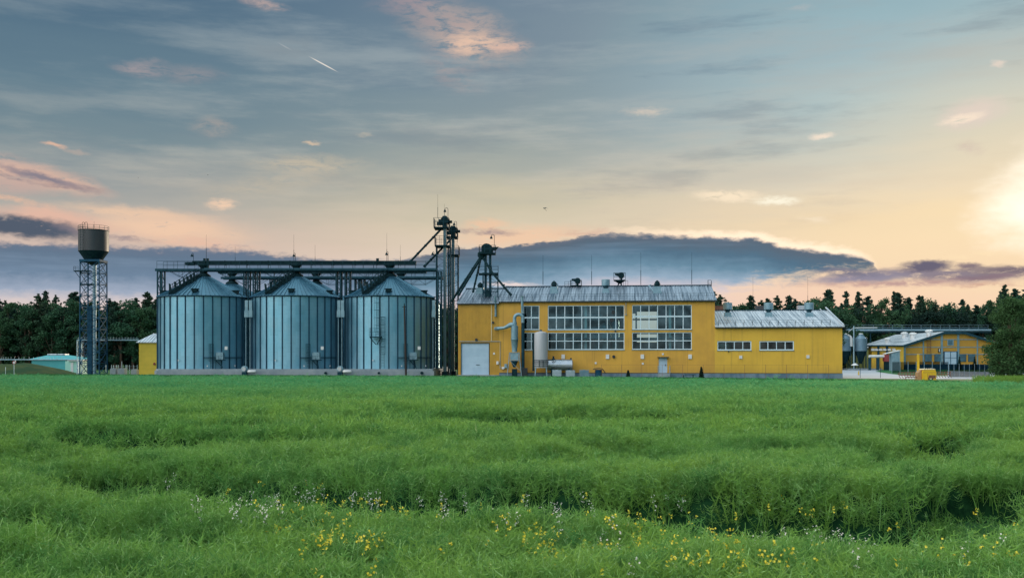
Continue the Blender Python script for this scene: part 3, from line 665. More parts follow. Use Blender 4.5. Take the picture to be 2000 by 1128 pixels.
def gooseneck(px, py_top, py_bot, Y, label, left=True, w=4):
    t = thing('gooseneck_lamp', at(px, py_bot, Y), label, 'lamp', 0, 'gooseneck lamps on the steelwork')
    a = at(px, py_bot, Y); b = at(px, py_top+4, Y); s_ = -1 if left else 1; r_ = w/K*Y/2
    pts = [a, b]+[Vector((b.x+s_*r_*(1-math.cos(q)), b.y, b.z+r_*1.1*math.sin(q))) for q in [PI*k/6 for k in range(1, 7)]]
    g = MB(); g.tube(pts, .03, 6); g.build('pole', m_dark, t, True)
    e = pts[-1]; g = MB(); g.lathe((e.x, e.y, e.z-.35), [(.20, 0), (.17, .15), (.05, .35)], 10); g.build('lamp_shade', m_dark, t, True)
gooseneck(378, 492, 515, 138, 'gooseneck lamp at the open end of the conveyor gantry', w=3)
gooseneck(577, 492, 515, 138, 'gooseneck lamp on the gantry above the middle silo', w=3)
gooseneck(758, 489, 513, 138, 'gooseneck lamp on the gantry above the ladder silo', w=3)
gooseneck(848, 489, 513, 138.6, 'gooseneck lamp at the gantry end against the elevator towers', w=3)
gooseneck(875, 405, 427, 139, 'gooseneck lamp on top of the tallest elevator tower', w=6)
gooseneck(892, 431, 450, 143, 'gooseneck lamp on the slightly lower elevator tower', w=5)
gooseneck(965.5, 457, 480, 134.5, 'gooseneck lamp on the roof elevator tower', w=6)
def rod(px, y0, y1, Y, label, r=.035):
    t = thing('lightning_rod', at(px, y1, Y), label, 'lightning rod', 0, 'thin lightning rods')
    a = at(px, y1, Y); b = at(px, y0, Y); m_ = a.lerp(b, .45); g = MB(); g.tube([a, m_], r, 6); g.build('mast', m_dark, t, True); g = MB(); g.tube([m_, b], [r*.5, r*.35], 5); g.build('tip', m_dark, t, True)
for px, y0, y1, Y, lb in ((403, 458, 505, 138, 'thin lightning rod above the silo by the yellow hut'), (459.5, 481, 520, 152, 'thin lightning rod in the back row above the first silo'),
    (574, 458, 512, 138, 'thin lightning rod above the middle silo'), (615.5, 478, 520, 152, 'thin lightning rod in the back row behind the middle silo'), (755.5, 455, 512, 138, 'thin lightning rod above the ladder silo'), (782, 478, 520, 152, 'thin lightning rod in the back row behind the ladder silo'),
    (855, 379, 426, 140, 'long thin rod on the tallest elevator tower'), (868, 398, 424, 140, 'short rod over the head of the tallest elevator'), (184, 432, 445, 140, 'short thin rod on top of the water tower')):
    rod(px, y0, y1, Y, lb, .03)

# ------------------------------------------------------------------ water tower
Y = 140; cx = AX(183, Y); t = thing('water_tower', (cx, Y, 0), 'steel lattice water tower with a rusty grey tank on top', 'water tower')
zt, zb_, zc = AZ(451, Y), AZ(491, Y), AZ(505, Y); rt = 28/K*Y
g = MB(); g.lathe((cx, Y, 0), [(rt, zb_), (rt, zb_+.06), (rt, zt-.05), (rt+.05, zt), (rt+.05, zt+.08)], 40); g.build('tank', m_tank, t, True)
g = MB(); g.lathe((cx, Y, 0), [(1.25, zc-.1), (1.32, zc), (rt-.02, zb_-.002)], 40); g.build('tank_bottom', m_dark, t, True)
g = MB(); g.lathe((cx, Y, 0), [(.45, AZ(513, Y)-.3), (1.3, zc-.12)], 24); g.build('drain_cone', m_black, t, True)
g = MB()
for k in range(16):
    a = TAU*k/16; g.bar((cx+rt*math.cos(a), Y+rt*math.sin(a), zt), (cx+rt*math.cos(a), Y+rt*math.sin(a), zt+.65), .025)
for z in (zt+.35, zt+.65): g.tube([(cx+rt*math.cos(TAU*k/32), Y+rt*math.sin(TAU*k/32), z) for k in range(33)], .025, 4)
g.build('top_railing', m_tank, t, True)
g = MB(); 
for dx in (-.38, .0): g.tube([(cx-.35+dx, Y-rt+.1, zt)]+[(cx-.35+dx+.19*(1-math.cos(q)), Y-rt-.05, zt+.7+.28*math.sin(q)) for q in [PI*k/5 for k in range(6)]]+[(cx-.35+dx+.38, Y-rt+.1, zt)], .03, 5)
g.build('vent_hoops', m_dark, t, True)
g = MB(); ladder(g, (cx-.75, Y-rt-.12, zb_-.4), (cx-.75, Y-rt-.12, zt+.7), .4, .025); g.build('tank_ladder', m_dark, t, True, False)
hw = AX(202, Y)-AX(183, Y); hw = 1.32
for sx in (-1, 1):
    for sy in (-1, 1): g = MB(); g.tube([(cx+sx*hw*1.03, Y+sy*hw*1.03, 0), (cx+sx*hw, Y+sy*hw, zc-.3)], .09, 6); g.build('leg', m_blue, t, True)
g = MB(); lattice(g, cx-hw, cx+hw, Y-hw, Y+hw, .3, zc-.5, 10, .06, cross=True); g.build('bracing', m_blue, t, True, False)
g = MB(); g.box(cx-hw-.1, cx+hw+.1, Y-hw-.1, Y+hw+.1, zc-.5, zc-.2); g.build('ring_beam', m_blue, t, True, False)
g = MB(); g.tube([(cx+.12, Y, 0), (cx+.12, Y, zc-.5)], .25, 14); g.build('riser_pipe', m_steelL, t, True)
g = MB(); g.box(cx-.75, cx-.15, Y-.3, Y+.3, .1, AZ(600, Y)); g.build('service_duct', m_blue, t, True, False)
g = MB(); gr = MB(); z = AZ(530, Y); g.box(AX(155, Y), AX(186, Y), Y-hw-.5, Y-hw+.2, z-.13, z); g.bar((AX(156, Y), Y-hw-.2, z-.1), (cx-hw, Y-hw, AZ(545, Y)), .05)
rail(gr, [(AX(155, Y), Y-hw+.2, z), (AX(155, Y), Y-hw-.5, z), (AX(164, Y), Y-hw-.5, z)], .55, .5, .022); p = g.build('platform', m_dark, t, True, False); gr.build('railing', m_steel, p, True, False)
for yy_ in (556,): g = MB(); g.box(cx-hw, cx+.4, Y-hw-.05, Y-hw+.5, AZ(yy_, Y)-.12, AZ(yy_, Y)+.05); g.build('landing', m_dark, t, True, False)
g = MB(); ladder(g, (cx-.55, Y-hw+.1, .5), (cx-.55, Y-hw+.1, zc-.6), .35); g.build('ladder', m_blue, t, True, False)

# pipe bridge with bird spikes running from the water tower to the hut
Y = 143; t = thing('pipe_bridge', (AX(152, Y), Y, 0), 'thin pipe bridge on a lattice post behind the water tower', 'pipe bridge')
z = AZ(664, Y); g = MB(); g.tube([(AX(151, Y), Y, z), (AX(272, Y), Y, z)], .07, 6); g.bar((AX(151, Y), Y, z+.25), (AX(272, Y), Y, z+.25), .025); g.build('pipe', m_steelL, t, True)
g = MB(); x = AX(153, Y)
while x < AX(270, Y): g.bar((x, Y, z), (x+.02, Y, z+.45), .02); x += .42
g.build('bird_spikes', m_steelL, t, True, False)
g = MB(); lattice(g, AX(152, Y), AX(161, Y), Y-.3, Y+.3, 0, z, 11, .025)
for x in (AX(152, Y), AX(161, Y)): g.box(x-.035, x+.035, Y-.3, Y-.23, 0, z)
g.build('support_post', m_steelL, t, True, False)
Y = 150; t = thing('pipe_bridge', (AX(0, Y), Y, 0), 'low pale pipe line with spikes above the earth mound', 'pipe line')
z = AZ(702, Y); g = MB(); g.tube([(AX(-120, Y), Y, z), (AX(152, Y), Y, z)], .08, 6); g.build('pipe', m_steelL, t, True)
g = MB(); x = AX(-110, Y)
while x < AX(128, Y): g.bar((x, Y, z), (x+.02, Y, z+.42), .022); x += .55+.25*math.sin(x)
g.build('bird_spikes', m_steelL, t, True, False)
for px in (-90, -20, 30): g = MB(); x = AX(px, Y); g.box(x-.06, x+.06, Y-.06, Y+.06, 0, z); g.build('support_post', m_steelL, t, True, False)

# ------------------------------------------------------------------ main yellow building (local frame: x along the facade, y into depth)
BO = Vector((-7.13, 132.0, 0)); BA = R(-6.2)
bc, bs = math.cos(BA), math.sin(BA)
def wl(p):      # world -> building frame
    dx, dy = p[0]-BO.x, p[1]-BO.y; return (dx*bc+dy*bs, -dx*bs+dy*bc, p[2])
def wg(x, y, z): return Vector((BO.x+x*bc-y*bs, BO.y+x*bs+y*bc, z))
def fw(px, py, d=0.):      # where the sight line of a photo point meets the plane y = d of the building
    o = wl((0, 0, CZ)); kx, kz = (px-1000)/K, (HY-py)/K
    dl = (kx*bc+bs, -kx*bs+bc); t_ = (d-o[1])/dl[1]
    return o[0]+t_*dl[0], CZ+kz*t_
def fX(px, d=0.): return fw(px, 600, d)[0]
def fZ(px, py, d=0.): return fw(px, py, d)[1]
bld = thing('factory_building', BO, 'long yellow factory building with a ribbed metal roof, big windows and a lower annex', 'building', BA)
X0, XC, X1, X2 = 0.0, fX(975), fX(1396), fX(1645)
ZE, ZR, DR = fZ(1396, 584), 12.42, 7.5
ZE1 = ZE-.22; ZR1 = ZR-.22
AE_, AR_, DA = fZ(1643, 636), 9.10, 10.5
def wall_open(mb, x0, x1, z0, z1, ops, th=.28, y=0.):
    xs_ = sorted({x0, x1, *[o[0] for o in ops], *[o[1] for o in ops]}); zs = sorted({z0, z1, *[o[2] for o in ops], *[o[3] for o in ops]})
    for a, b in zip(xs_[:-1], xs_[1:]):
        for c, d in zip(zs[:-1], zs[1:]):
            if any(o[0] <= a and b <= o[1] and o[2] <= c and d <= o[3] for o in ops): continue
            mb.add([(a, y, c), (b, y, c), (b, y, d), (a, y, d)], [(0, 1, 2, 3)]); mb.add([(a, y+th, c), (b, y+th, c), (b, y+th, d), (a, y+th, d)], [(3, 2, 1, 0)])
    for a, b, c, d in ops:
        mb.add([(a, y, c), (b, y, c), (b, y, d), (a, y, d), (a, y+th, c), (b, y+th, c), (b, y+th, d), (a, y+th, d)], [(0, 4, 5, 1), (1, 5, 6, 2), (2, 6, 7, 3), (3, 7, 4, 0)])
    for q in ([(x0, y, z0), (x0, y+th, z0), (x0, y+th, z1), (x0, y, z1)], [(x1, y, z0), (x1, y, z1), (x1, y+th, z1), (x1, y+th, z0)], [(x0, y, z1), (x0, y+th, z1), (x1, y+th, z1), (x1, y, z1)]): mb.add(q, [(0, 1, 2, 3)])
def win_rect(pa, pb, ya, yb): m_ = (pa+pb)/2; return (fX(pa), fX(pb), fZ(m_, yb), fZ(m_, ya))
WINS = [(1022, 1053.5, 596.5, 643.5, 2, [620]), (1022, 1053.5, 649, 683, 2, [666]), (1070, 1219.5, 596, 643.5, 9, [619.5]), (1070, 1219.5, 649, 682.5, 9, [665.5]),
        (1234.5, 1351, 595, 643, 7, [617.5]), (1234.5, 1351, 648.5, 682, 7, [665])]
AWIN = [(1401, 1467.5, 665.5, 683.5, 4, []), (1483, 1550.5, 665.5, 683.5, 4, [])]
PZ = fZ(1300, 728)
dr = (fX(1286.5), fX(1303), PZ+.02, fZ(1295, 698)); gd = (fX(901), fX(955), .35, fZ(928, 670))
g = MB(); wall_open(g, XC+.002, X1, PZ, ZE, [win_rect(*q[:4]) for q in WINS]+[dr]); g.build('wall', m_wall, bld, smooth=False)
g = MB(); wall_open(g, X0, XC, .35, ZE1, [gd])
x = X0+.15
while x < XC-.1:
    if not (gd[0]-.06 < x < gd[1]+.06): g.box(x-.035, x+.035, -.035, -.001, .36, ZE1)
    else: g.box(x-.035, x+.035, -.035, -.001, gd[3]+.04, ZE1)
    x += .19
g.build('wall', m_wallc, bld, smooth=False)
g = MB(); wall_open(g, X1+.002, X2, PZ, AE_, [win_rect(*q[:4]) for q in AWIN], y=.0); g.build('wall', m_walla, bld, smooth=False)
g = MB(); g.prism([(0, 0)]*0 or [(X2-.002, PZ)]*0 or [(0, 0), (1, 0), (1, 1)], 0, 0) if False else None
def side(x, th, z0, ze, zr, dr_, dep):      # gable end polygon in yz, extruded along x
    poly = [(.285, z0), (.285, ze), (dr_, zr), (dep, ze), (dep, z0)]; n = len(poly)
    return MB().add([(x, p, q) for p, q in poly]+[(x+th, p, q) for p, q in poly], [tuple(range(n)), tuple(range(2*n-1, n-1, -1))]+[(i, (i+1) % n, (i+1) % n+n, i+n) for i in range(n)])
side(X0, .28, 0, ZE1, ZR1-.05, DR, 15).build('gable_wall', m_wallc, bld, smooth=False)
side(X1-.28, .28, 0, ZE, ZR-.05, DR, 15).build('gable_wall', m_wall, bld, smooth=False)
side(X2-.28, .28, PZ, AE_, AR_-.05, DA, 20.5).build('gable_wall', m_walla, bld, smooth=False)
# back wall with openings that let the evening sky show through the windows
ob = []
for pa, pb, ya, yb in ((1235.5, 1241, 612, 622), (1235.5, 1241, 625, 643), (1244, 1283, 608, 622), (1244, 1283, 625, 643), (1244, 1283, 652, 668)):
    a_, zb1 = fw(pa, yb, 14.7); b_, zt1 = fw(pb, ya, 14.7); ob.append((a_, b_, max(1., zb1), min(ZE-.3, zt1)))
g = MB(); wall_open(g, XC, X1-.285, 0, ZE, ob, y=14.7); wall_open(g, X0+.29, XC-.01, 0, ZE1, [], y=14.7); g.build('back_wall', m_int, bld, smooth=False)
g = MB(); a_, z1_ = fw(1403, 672, 20.2); b_, z2_ = fw(1428, 683, 20.2); wall_open(g, X1+.01, X2-.29, 0, AE_, [(a_, b_, z2_, z1_)], y=20.2); g.build('back_wall', m_int, bld, smooth=False)
g = MB(); g.box(XC, X1-.29, .29, 14.69, PZ-.3, PZ-.1); g.box(X1+.01, X2-.29, .29, 20.1, PZ-.3, PZ-.1); g.build('floor', m_intf, bld, smooth=False)
g = MB(); 
for px in (1144, 1308.5): x, _ = fw(px, 600, 1.6); g.box(x-.17, x+.17, 1.5, 1.85, PZ-.1, ZE)
g.build('column', m_white, bld, smooth=False)
g = MB()
for z in (6.6, 8.3):
    g.tube([(9.5, 3, z), (19, 3, z)], .09, 8); g.tube([(11, 4, z-.5), (21, 4, z-.5)], .12, 8)
for px, r_, h_ in ((1125, .7, 4.2), (1166, .9, 5.2), (1182, .8, 6.4), (1202, .5, 7.), (1090, 1., 4.6)):
    x, _ = fw(px, 600, 5); g.lathe((x, 5, PZ-.1), [(r_, 0), (r_, h_), (r_*.3, h_+.5)], 16)
g.build('machinery', m_duct, bld)
g = MB(); g.box(XC+.3, X1-.6, .4, 14.6, 5.1, 5.25); g.build('inner_floor', m_int, bld, smooth=False)
def window(q):
    pa, pb, ya, yb, n, tr_ = q; a, b, c, d = win_rect(pa, pb, ya, yb); f = MB(); e = .09; y0, y1 = .06, .17
    if n == 4: e = .12
    f.box(a, b, y0, y1, c, c+e); f.box(a, b, y0, y1, d-e, d); f.box(a, a+e, y0+.002, y1-.002, c+e, d-e); f.box(b-e, b, y0+.002, y1-.002, c+e, d-e)
    for i in range(1, n): x = a+(b-a)*i/n; f.box(x-.052, x+.052, y0+.01, y1-.01, c+e, d-e)
    for z_ in tr_: z = fZ((pa+pb)/2, z_); hh = .09 if yb < 645 else .05; f.box(a+e, b-e, y0+.006, y1-.006, z-hh, z+hh)
    o = f.build('window', m_frame, bld, smooth=False)
    p = MB(); p.add([(a+.05, .125, c+.05), (b-.05, .125, c+.05), (b-.05, .125, d-.05), (a+.05, .125, d-.05)], [(0, 1, 2, 3)]); p.build('pane', m_glassm, o, smooth=False)
    s_ = MB(); s_.box(a-.06, b+.06, -.10, -.004, c-.07, c-.002); s_.build('sill', m_duct, o, smooth=False)
for q in WINS+AWIN: window(q)
# doors
g = MB(); g.box(dr[0], dr[1], .06, .12, dr[2], dr[3]); d_ = g.build('door', m_door, bld, smooth=False)
g = MB(); g.cb((dr[1]-.22, .02, dr[2]+1.0), (.08, .08, .2)); g.build('handle', m_black, d_)
g = MB(); g.box(dr[0]-.18, dr[1]+.18, -.75, -.005, dr[3]+.02, dr[3]+.10); g.build('door_canopy', m_steel, bld, smooth=False)
g = MB(); g.box(dr[0]-.1, dr[1]+.3, -1.3, -.07, 0, PZ-.02); g.box(dr[0]+.1, dr[1], -1.65, -1.302, 0, PZ*.5); g.build('steps', m_conc, bld, smooth=False)
g = MB(); rail(g, [(dr[0]-.1, -.1, PZ), (dr[0]-.1, -1.3, PZ)], .95, .6, .025); rail(g, [(dr[1]+.3, -1.3, PZ), (dr[1]+.3, -.1, PZ)], .95, .6, .025); g.build('stair_railing', m_steelL, bld, smooth=False)
g = MB(); n = 5
for i in range(n): z0 = gd[2]+(gd[3]-gd[2])*i/n; z1 = gd[2]+(gd[3]-gd[2])*(i+1)/n; g.box(gd[0], gd[1], .10, .16, z0+.012, z1-.006)
g.box(gd[0], gd[1], .14, .20, gd[2], gd[3])
d_ = g.build('garage_door', m_door, bld, smooth=False)
g = MB(); g.cb(((gd[0]+gd[1])/2+.35, .07, gd[2]+1.35), (.5, .05, .06)); g.build('handle', m_black, d_)
g = MB(); g.box(gd[0]-.07, gd[0], -.06, .09, gd[2], gd[3]); g.box(gd[1], gd[1]+.07, -.06, .09, gd[2], gd[3]); g.box(gd[0]-.07, gd[1]+.07, -.06, .09, gd[3], gd[3]+.06); g.build('door_frame', m_dark, bld, smooth=False)
# plinth
g = MB(); g.box(XC+.01, X1, -.05, .25, 0, PZ-.002); g.box(X1+.001, X2+.04, -.06, .26, 0, PZ-.002); g.box(X2-.22, X2+.04, .262, 20.5, 0, PZ-.002); g.build('plinth', m_plinth, bld, smooth=False)
g = MB(); g.box(X0-.02, XC-.01, -.6, .2, 0, .348); g.build('door_step', m_conc, bld, smooth=False)
g = MB(); g.box(XC, X2, -.075, -.052, PZ-.03, PZ+.02); g.build('drip_strip', m_dark, bld, smooth=False)
# roofs
def roof(x0, x1, ze, zr, dr_, dep, m, ohf=.45, name='roof'):
    g = MB(); s_ = (zr-ze)/dr_; zf = lambda d: ze+.06+s_*d if d <= dr_ else zr+.06-(d-dr_)*(zr-ze)/(dep-dr_)
    ys = [-ohf, dr_, dep+.4]
    for a, b in zip(ys[:-1], ys[1:]):
        g.add([(x0, a, zf(a)), (x1, a, zf(a)), (x1, b, zf(b)), (x0, b, zf(b)), (x0, a, zf(a)-.08), (x1, a, zf(a)-.08), (x1, b, zf(b)-.08), (x0, b, zf(b)-.08)],
              [(0, 1, 2, 3), (7, 6, 5, 4), (0, 4, 5, 1), (1, 5, 6, 2), (3, 7, 4, 0)])
    x = x0+.2
    while x < x1-.1:
        for a, b in zip(ys[:-1], ys[1:]):
            vs = []
            for d in (a, b):
                for u, v_ in ((-.06, .001), (-.03, .055), (.03, .055), (.06, .001)): vs.append((x+u, d, zf(d)+v_))
            g.add(vs, [(0, 1, 5, 4), (1, 2, 6, 5), (2, 3, 7, 6), (0, 3, 2, 1)])
        x += .36
    r = g.build(name, m, bld, smooth=False)
    g = MB(); g.prism([(x0, zr+.05), (x1, zr+.05), (x1, zr+.15), (x0, zr+.15)], dr_-.22, dr_+.22); g.build('ridge_cap', m_steel, r, smooth=False)
    g = MB(); g.box(x0, x1, -ohf+.02, -ohf+.09, zf(-ohf)-.22, zf(-ohf)-.085); g.box(x0, x1, -ohf+.1, -.005, zf(-ohf)-.2, zf(-ohf)-.14); g.build('fascia', m_black, r, smooth=False)
    return r, zf
r0, zf0 = roof(X0-.15, XC, ZE1, ZR1, DR, 15, m_roof); r1, zf1 = roof(XC+.01, X1+.22, ZE, ZR, DR, 15, m_roof); r2, zf2 = roof(X1+.02, X2+.18, AE_, AR_, DA, 20.5, m_roofL)
def onroof(px, py, zf, dmax=7.4):
    lo, hi = -.4, dmax
    for _ in range(40):
        m_ = (lo+hi)/2; x, z = fw(px, py, m_)
        if z > zf(m_): lo = m_
        else: hi = m_
    x, z = fw(px, py, lo); return x, lo, zf(lo)
# z of sight line falls behind: sight rises with depth slower than the roof
def guard(x0, x1, zf, m, par, d=.35, st=1.02, h=.62):
    g = MB(); n = int((x1-x0)/st)
    for i in range(n+1): x = x0+(x1-x0)*i/n; g.bar((x, d, zf(d)), (x, d-.12, zf(d)+h), .025); g.bar((x, d+.7, zf(d+.7)), (x, d-.1, zf(d)+h*.85), .018)
    for q in (h, h*.55): g.bar((x0, d-.1, zf(d)+q), (x1, d-.1, zf(d)+q), .02)
    g.build('snow_guard', m, par, smooth=False)
guard(X0+1.9, XC-.1, zf0, m_dark, r0); guard(XC+.2, X1, zf1, m_dark, r1); guard(X1+.5, X2-1.4, zf2, m_dark, r2)
g = MB(); g.add([(X2+.02, -.4, zf2(-.4)+.09), (X2+.2, -.4, zf2(-.4)+.09), (X2+.2, DA, zf2(DA)+.32), (X2+.02, DA, zf2(DA)+.32)], [(0, 1, 2, 3), (3, 2, 1, 0)])
g.tube([(X2+.1, -.4, zf2(-.4)+.12), (X2+.1, DA+.3, zf2(DA)+.4)], .10, 4); g.tube([(X2-.75, 1.0, zf2(1.0)+.1), (X2-.75, DA, zf2(DA)+.2)], .05, 4); g.build('verge_trim', m_roofL, r2, smooth=False)
def mush(px, pyb, pyt, zf, par, sc_=1.):
    x, d, z = onroof(px, pyb, zf); Yd = wg(x, d, z).y; h = (pyb-pyt)/K*Yd
    g = MB(); w_ = .48*sc_; g.box(x-w_, x+w_, d-w_, d+w_, z-.3, z+h*.48); g.box(x-w_-.08, x+w_+.08, d-w_-.08, d+w_+.08, z-.3, z+.08); v = g.build('roof_vent', m_duct, par, smooth=False)
    g = MB(); g.lathe((x, d, z+h*.48), [(.36, 0), (.3, h*.14), (.44, h*.15), (.40, h*.25), (.28, h*.33), (.38, h*.34), (.10, h*.5), (.04, h*.52)], 14); g.build('cowl', m_dark, v)
mush(938, 572, 551, zf0, r0); mush(1082, 571, 548, zf1, r1); mush(1283.5, 571, 547, zf1, r1)
def drum(px, pyb, pyt, zf, par, rr=.62, dmax=7.4):
    x, d, z = onroof(px, pyb, zf, dmax); Yd = wg(x, d, z).y; h = (pyb-pyt)/K*Yd
    g = MB(); g.box(x-.42, x+.42, d-.42, d+.42, z-.3, z+h*.28); g.box(x-.5, x+.5, d-.5, d+.5, z-.3, z+.05); v = g.build('roof_vent', m_duct, par, smooth=False)
    g = MB(); g.lathe((x, d, z+h*.28), [(.3, 0), (.3, h*.1), (.42, h*.11), (.35, h*.24)], 16); g.build('neck', m_steel, v)
    g = MB(); g.lathe((x, d, z+h*.5), [(rr-.06, 0), (rr, .03), (rr, h*.5), (rr-.06, h*.5+.03)], 20); g.build('drum', m_duct, v)
drum(1183, 570, 546, zf1, r1, .56)
for px in (1421, 1501, 1580): drum(px, 617, 591.5, zf2, r2, .62, 10.)
for px in (1406, 1485, 1567):
    g = MB(); x, _ = fw(px, 600, 12.5); g.box(x-.65, x+.65, 12, 13.3, zf2(12.5)-.4, AZ(597, 139)+.05); g.build('exhaust_box', m_stain if px > 1560 else m_rust if px < 1410 else m_tank, r2, smooth=False)
def basket(px, py0, py1, w_, d, label_m, par, legs=True):
    x, z0 = fw(px, py1, d); _, z1 = fw(px, py0, d); w2 = w_/K*140/2; g = MB()
    for z in (z0, (z0+z1)/2, z1):
        for a, b in (((x-w2, d-.6), (x+w2, d-.6)), ((x+w2, d-.6), (x+w2, d+.6)), ((x+w2, d+.6), (x-w2, d+.6)), ((x-w2, d+.6), (x-w2, d-.6))): g.bar((*a, z), (*b, z), .035 if z != (z0+z1)/2 else .02)
    for sx in (-w2, 0, w2):
        for sy in (-.6, .6): g.bar((x+sx, d+sy, z0), (x+sx, d+sy, z1), .035)
    g.box(x-w2, x+w2, d-.6, d+.6, z0-.1, z0)
    if legs: g.add([(x-w2, d-.6, z0-.1), (x+w2, d-.6, z0-.1), (x+w2*.2, d, z0-.5), (x-w2*.1, d, z0-.5)], [(0, 1, 2, 3), (3, 2, 1, 0)]); g.bar((x, d, z0-.1), (x-.3, d, ZR-.1), .12); g.bar((x+.2, d, z0-.1), (x+.25, d, ZR-.1), .14)
    p = g.build('roof_platform', m_dark, par, smooth=False)
    g = MB(); g.tube([(x+w2*.3, d-.35, z0+.65), (x+w2*.3, d+.35, z0+.65)], .42, 12); g.box(x+w2*.12, x+w2*.48, d-.3, d+.3, z0, z1+.02); g.tube([(x-w2*.8, d, z0+.85), (x+w2*.2, d, z0+.7)], [.13, .3], 8); g.build('drive_motor', m_dark, p)
basket(1210, 533, 547, 22, 7.6, '', r1); basket(1125, 547.5, 557.5, 21, 7.6, '', r1, False)
g = MB(); x, z = fw(1110, 557, 7.6); rail(g, [(x-.5, 7.6, ZR), (x+.5, 7.6, ZR)], .75, .5, .03, (.5,)); x, z = fw(1222, 556, 7.6); rail(g, [(x-.3, 7.6, ZR), (x+.3, 7.6, ZR)], .8, .3, .03, ()); g.build('roof_railing', m_dark, r1, smooth=False)
g = MB(); x = X1-.25
for dd in (0, .45): g.bar((x+dd, DR-.2, ZR-.6), (x+dd, DR-.2, ZR+.75), .03); g.bar((x+dd, DR-.6, ZR-.5), (x+dd, DR-.6, ZR+.6), .03)
for z in (ZR+.3, ZR+.75): g.bar((x, DR-.2, z), (x+.45, DR-.2, z), .03)
g.bar((x, DR-.6, ZR+.6), (x, DR-.2, ZR+.75), .03); g.build('roof_ladder', m_dark, r1, smooth=False)
g = MB(); x, d, z = onroof(1290, 570, zf1); g.tube([(x-.9, d-.2, z+.05), (x-1.5, d+2, z+1.0), (x-1.2, d+2.1, z+1.1)], .08, 6); x, d, z = onroof(1089, 570, zf1); g.tube([(x, d, z+.02), (x, d+.3, z+1.1), (x-.2, d+.3, z+1.2)], .07, 6); g.build('conduit', m_duct, r1)
for px, y0, y1, lb in ((1060.5, 498, 556, 'thin lightning rod on the roof ridge nearest the roof elevator'), (1155.5, 498, 556, 'thin lightning rod on the ridge beside the round drum vent'), (1251.5, 493, 556, 'thin lightning rod on the ridge beside the last mushroom vent'), (1351, 493, 555, 'thin lightning rod near the end of the high ridge')):
    rod(px, y0, y1, 139.5, lb, .04)
for px, lb in ((1470.5, 'thin lightning rod on the annex ridge beside the first drum vent'), (1577.5, 'thin lightning rod on the annex ridge by the last drum vent')): rod(px, 540, 607, 138.2, lb, .03)
# pipes, lamps and boxes on the wall
g = MB(); x, z0 = fw(968.5, 616); g.tube([(x, -.25, z0), (x, -.25, zf0(0)-.35), (x, -.55, zf0(0)+.1), (x, -.55, zf0(0)+.75)], .14, 10); g.lathe((x, -.25, z0-.12), [(.17, 0), (.17, .14)], 10); g.build('down_pipe', m_duct, bld)
for px, y0, y1 in ((960, 588, 665), ): x, z0 = fw(px, y1); _, z1 = fw(px, y0); g = MB(); g.bar((x, -.08, z0), (x, -.08, z1), .045); g.build('cable_duct', m_cream, bld)
x, z0 = fw(1222.5, 613); g = MB(); g.bar((x, -.1, z0), (x, -.1, ZE), .04); g.cb((x, -.12, z0-.06), (.16, .16, .16)); g.build('cable_duct', m_duct, bld)
xa, za = fw(897, 666.5); xb, _ = fw(977, 666); _, zb2 = fw(977, 719); xm, _ = fw(985, 719)
g = MB(); g.tube([(xa, -.1, za), (xb, -.1, za), (xb, -.1, zb2), (xb+.3, -.1, zb2)], .045, 6); g.build('cable_duct', m_steelL, bld)
def onwall(name, m, px, py, w_, h_, dp=.15, par=bld, round_=False):
    x, z = fw(px, py); g = MB(); w2, h2 = w_/K*131/2, h_/K*131/2
    if round_: g.tube([(x, -dp, z), (x, 0, z)], w2, 12)
    else: g.box(x-w2, x+w2, -dp, -.002, z-h2, z+h2)
    return g.build(name, m, par)
for px, py in ((1100, 696), (1186.5, 696), (1254.5, 696), (1347.5, 696)): onwall('vent_box', m_white, px, py, 6.5, 8.5)
for px, py in ((1446.5, 697), (1577.5, 696)): onwall('vent_box', m_white, px, py, 5.5, 6)
for px, py, r_ in ((1198.5, 696, 6), (930.5, 663, 5.5), (963, 629.5, 4.5), (1201.5, 646, 3), (1422.5, 686, 2.5)): onwall('wall_lamp', m_black, px, py, r_, r_, .22, round_=True)
for px, py in ((1163.5, 708.5), (1255.5, 709.5), (1294.5, 691), (965, 690)): onwall('small_box', m_white, px, py, 3.6, 3.6, .08)
for px, py, ww, hh in ((972, 708, 4, 6), (988, 714, 5, 8), (983, 718, 5, 4.5)): onwall('switch_box', m_white if px != 988 else m_duct, px, py, ww, hh, .3)
for px, py in ((1198, 610), (1195, 625)):
    x, z = fw(px, py, .3); g = MB(); g.tube([(x, .12, z), (x, .5, z)], .26, 14); g.build('fan_opening', m_black, bld)

# ------------------------------------------------------------------ dust cyclone and tall stack in front of the facade
Y = 129.6
t = thing('dust_cyclone', at(1004, 733, Y), 'grey steel dust cyclone on a legged stand with an arched pipe', 'cyclone')
cx = AX(1005, Y); s_ = Y/K
g = MB(); g.lathe((cx, Y, 0), [(.34, AZ(687, Y)), (.34, AZ(684, Y)), (.47, AZ(663, Y)), (.50, AZ(662.5, Y)), (.50, AZ(661.5, Y)), (.45, AZ(661, Y)), (.46, AZ(636, Y)), (.30, AZ(635, Y)), (.30, AZ(629, Y)), (.25, AZ(628.5, Y)), (.22, AZ(622, Y))], 24); g.build('body', m_duct, t, True)
g = MB(); zc_ = AZ(621, Y); xr = AX(1021, Y); rr = (xr-cx)/2
g.tube([(cx, Y, AZ(624, Y)), (cx, Y, zc_)]+[(cx+rr*(1-math.cos(q)), Y, zc_+rr*.9*math.sin(q)) for q in [PI*k/8 for k in range(1, 9)]]+[(xr, Y, zc_-.6)], .23, 12); g.build('arched_pipe', m_duct, t, True)
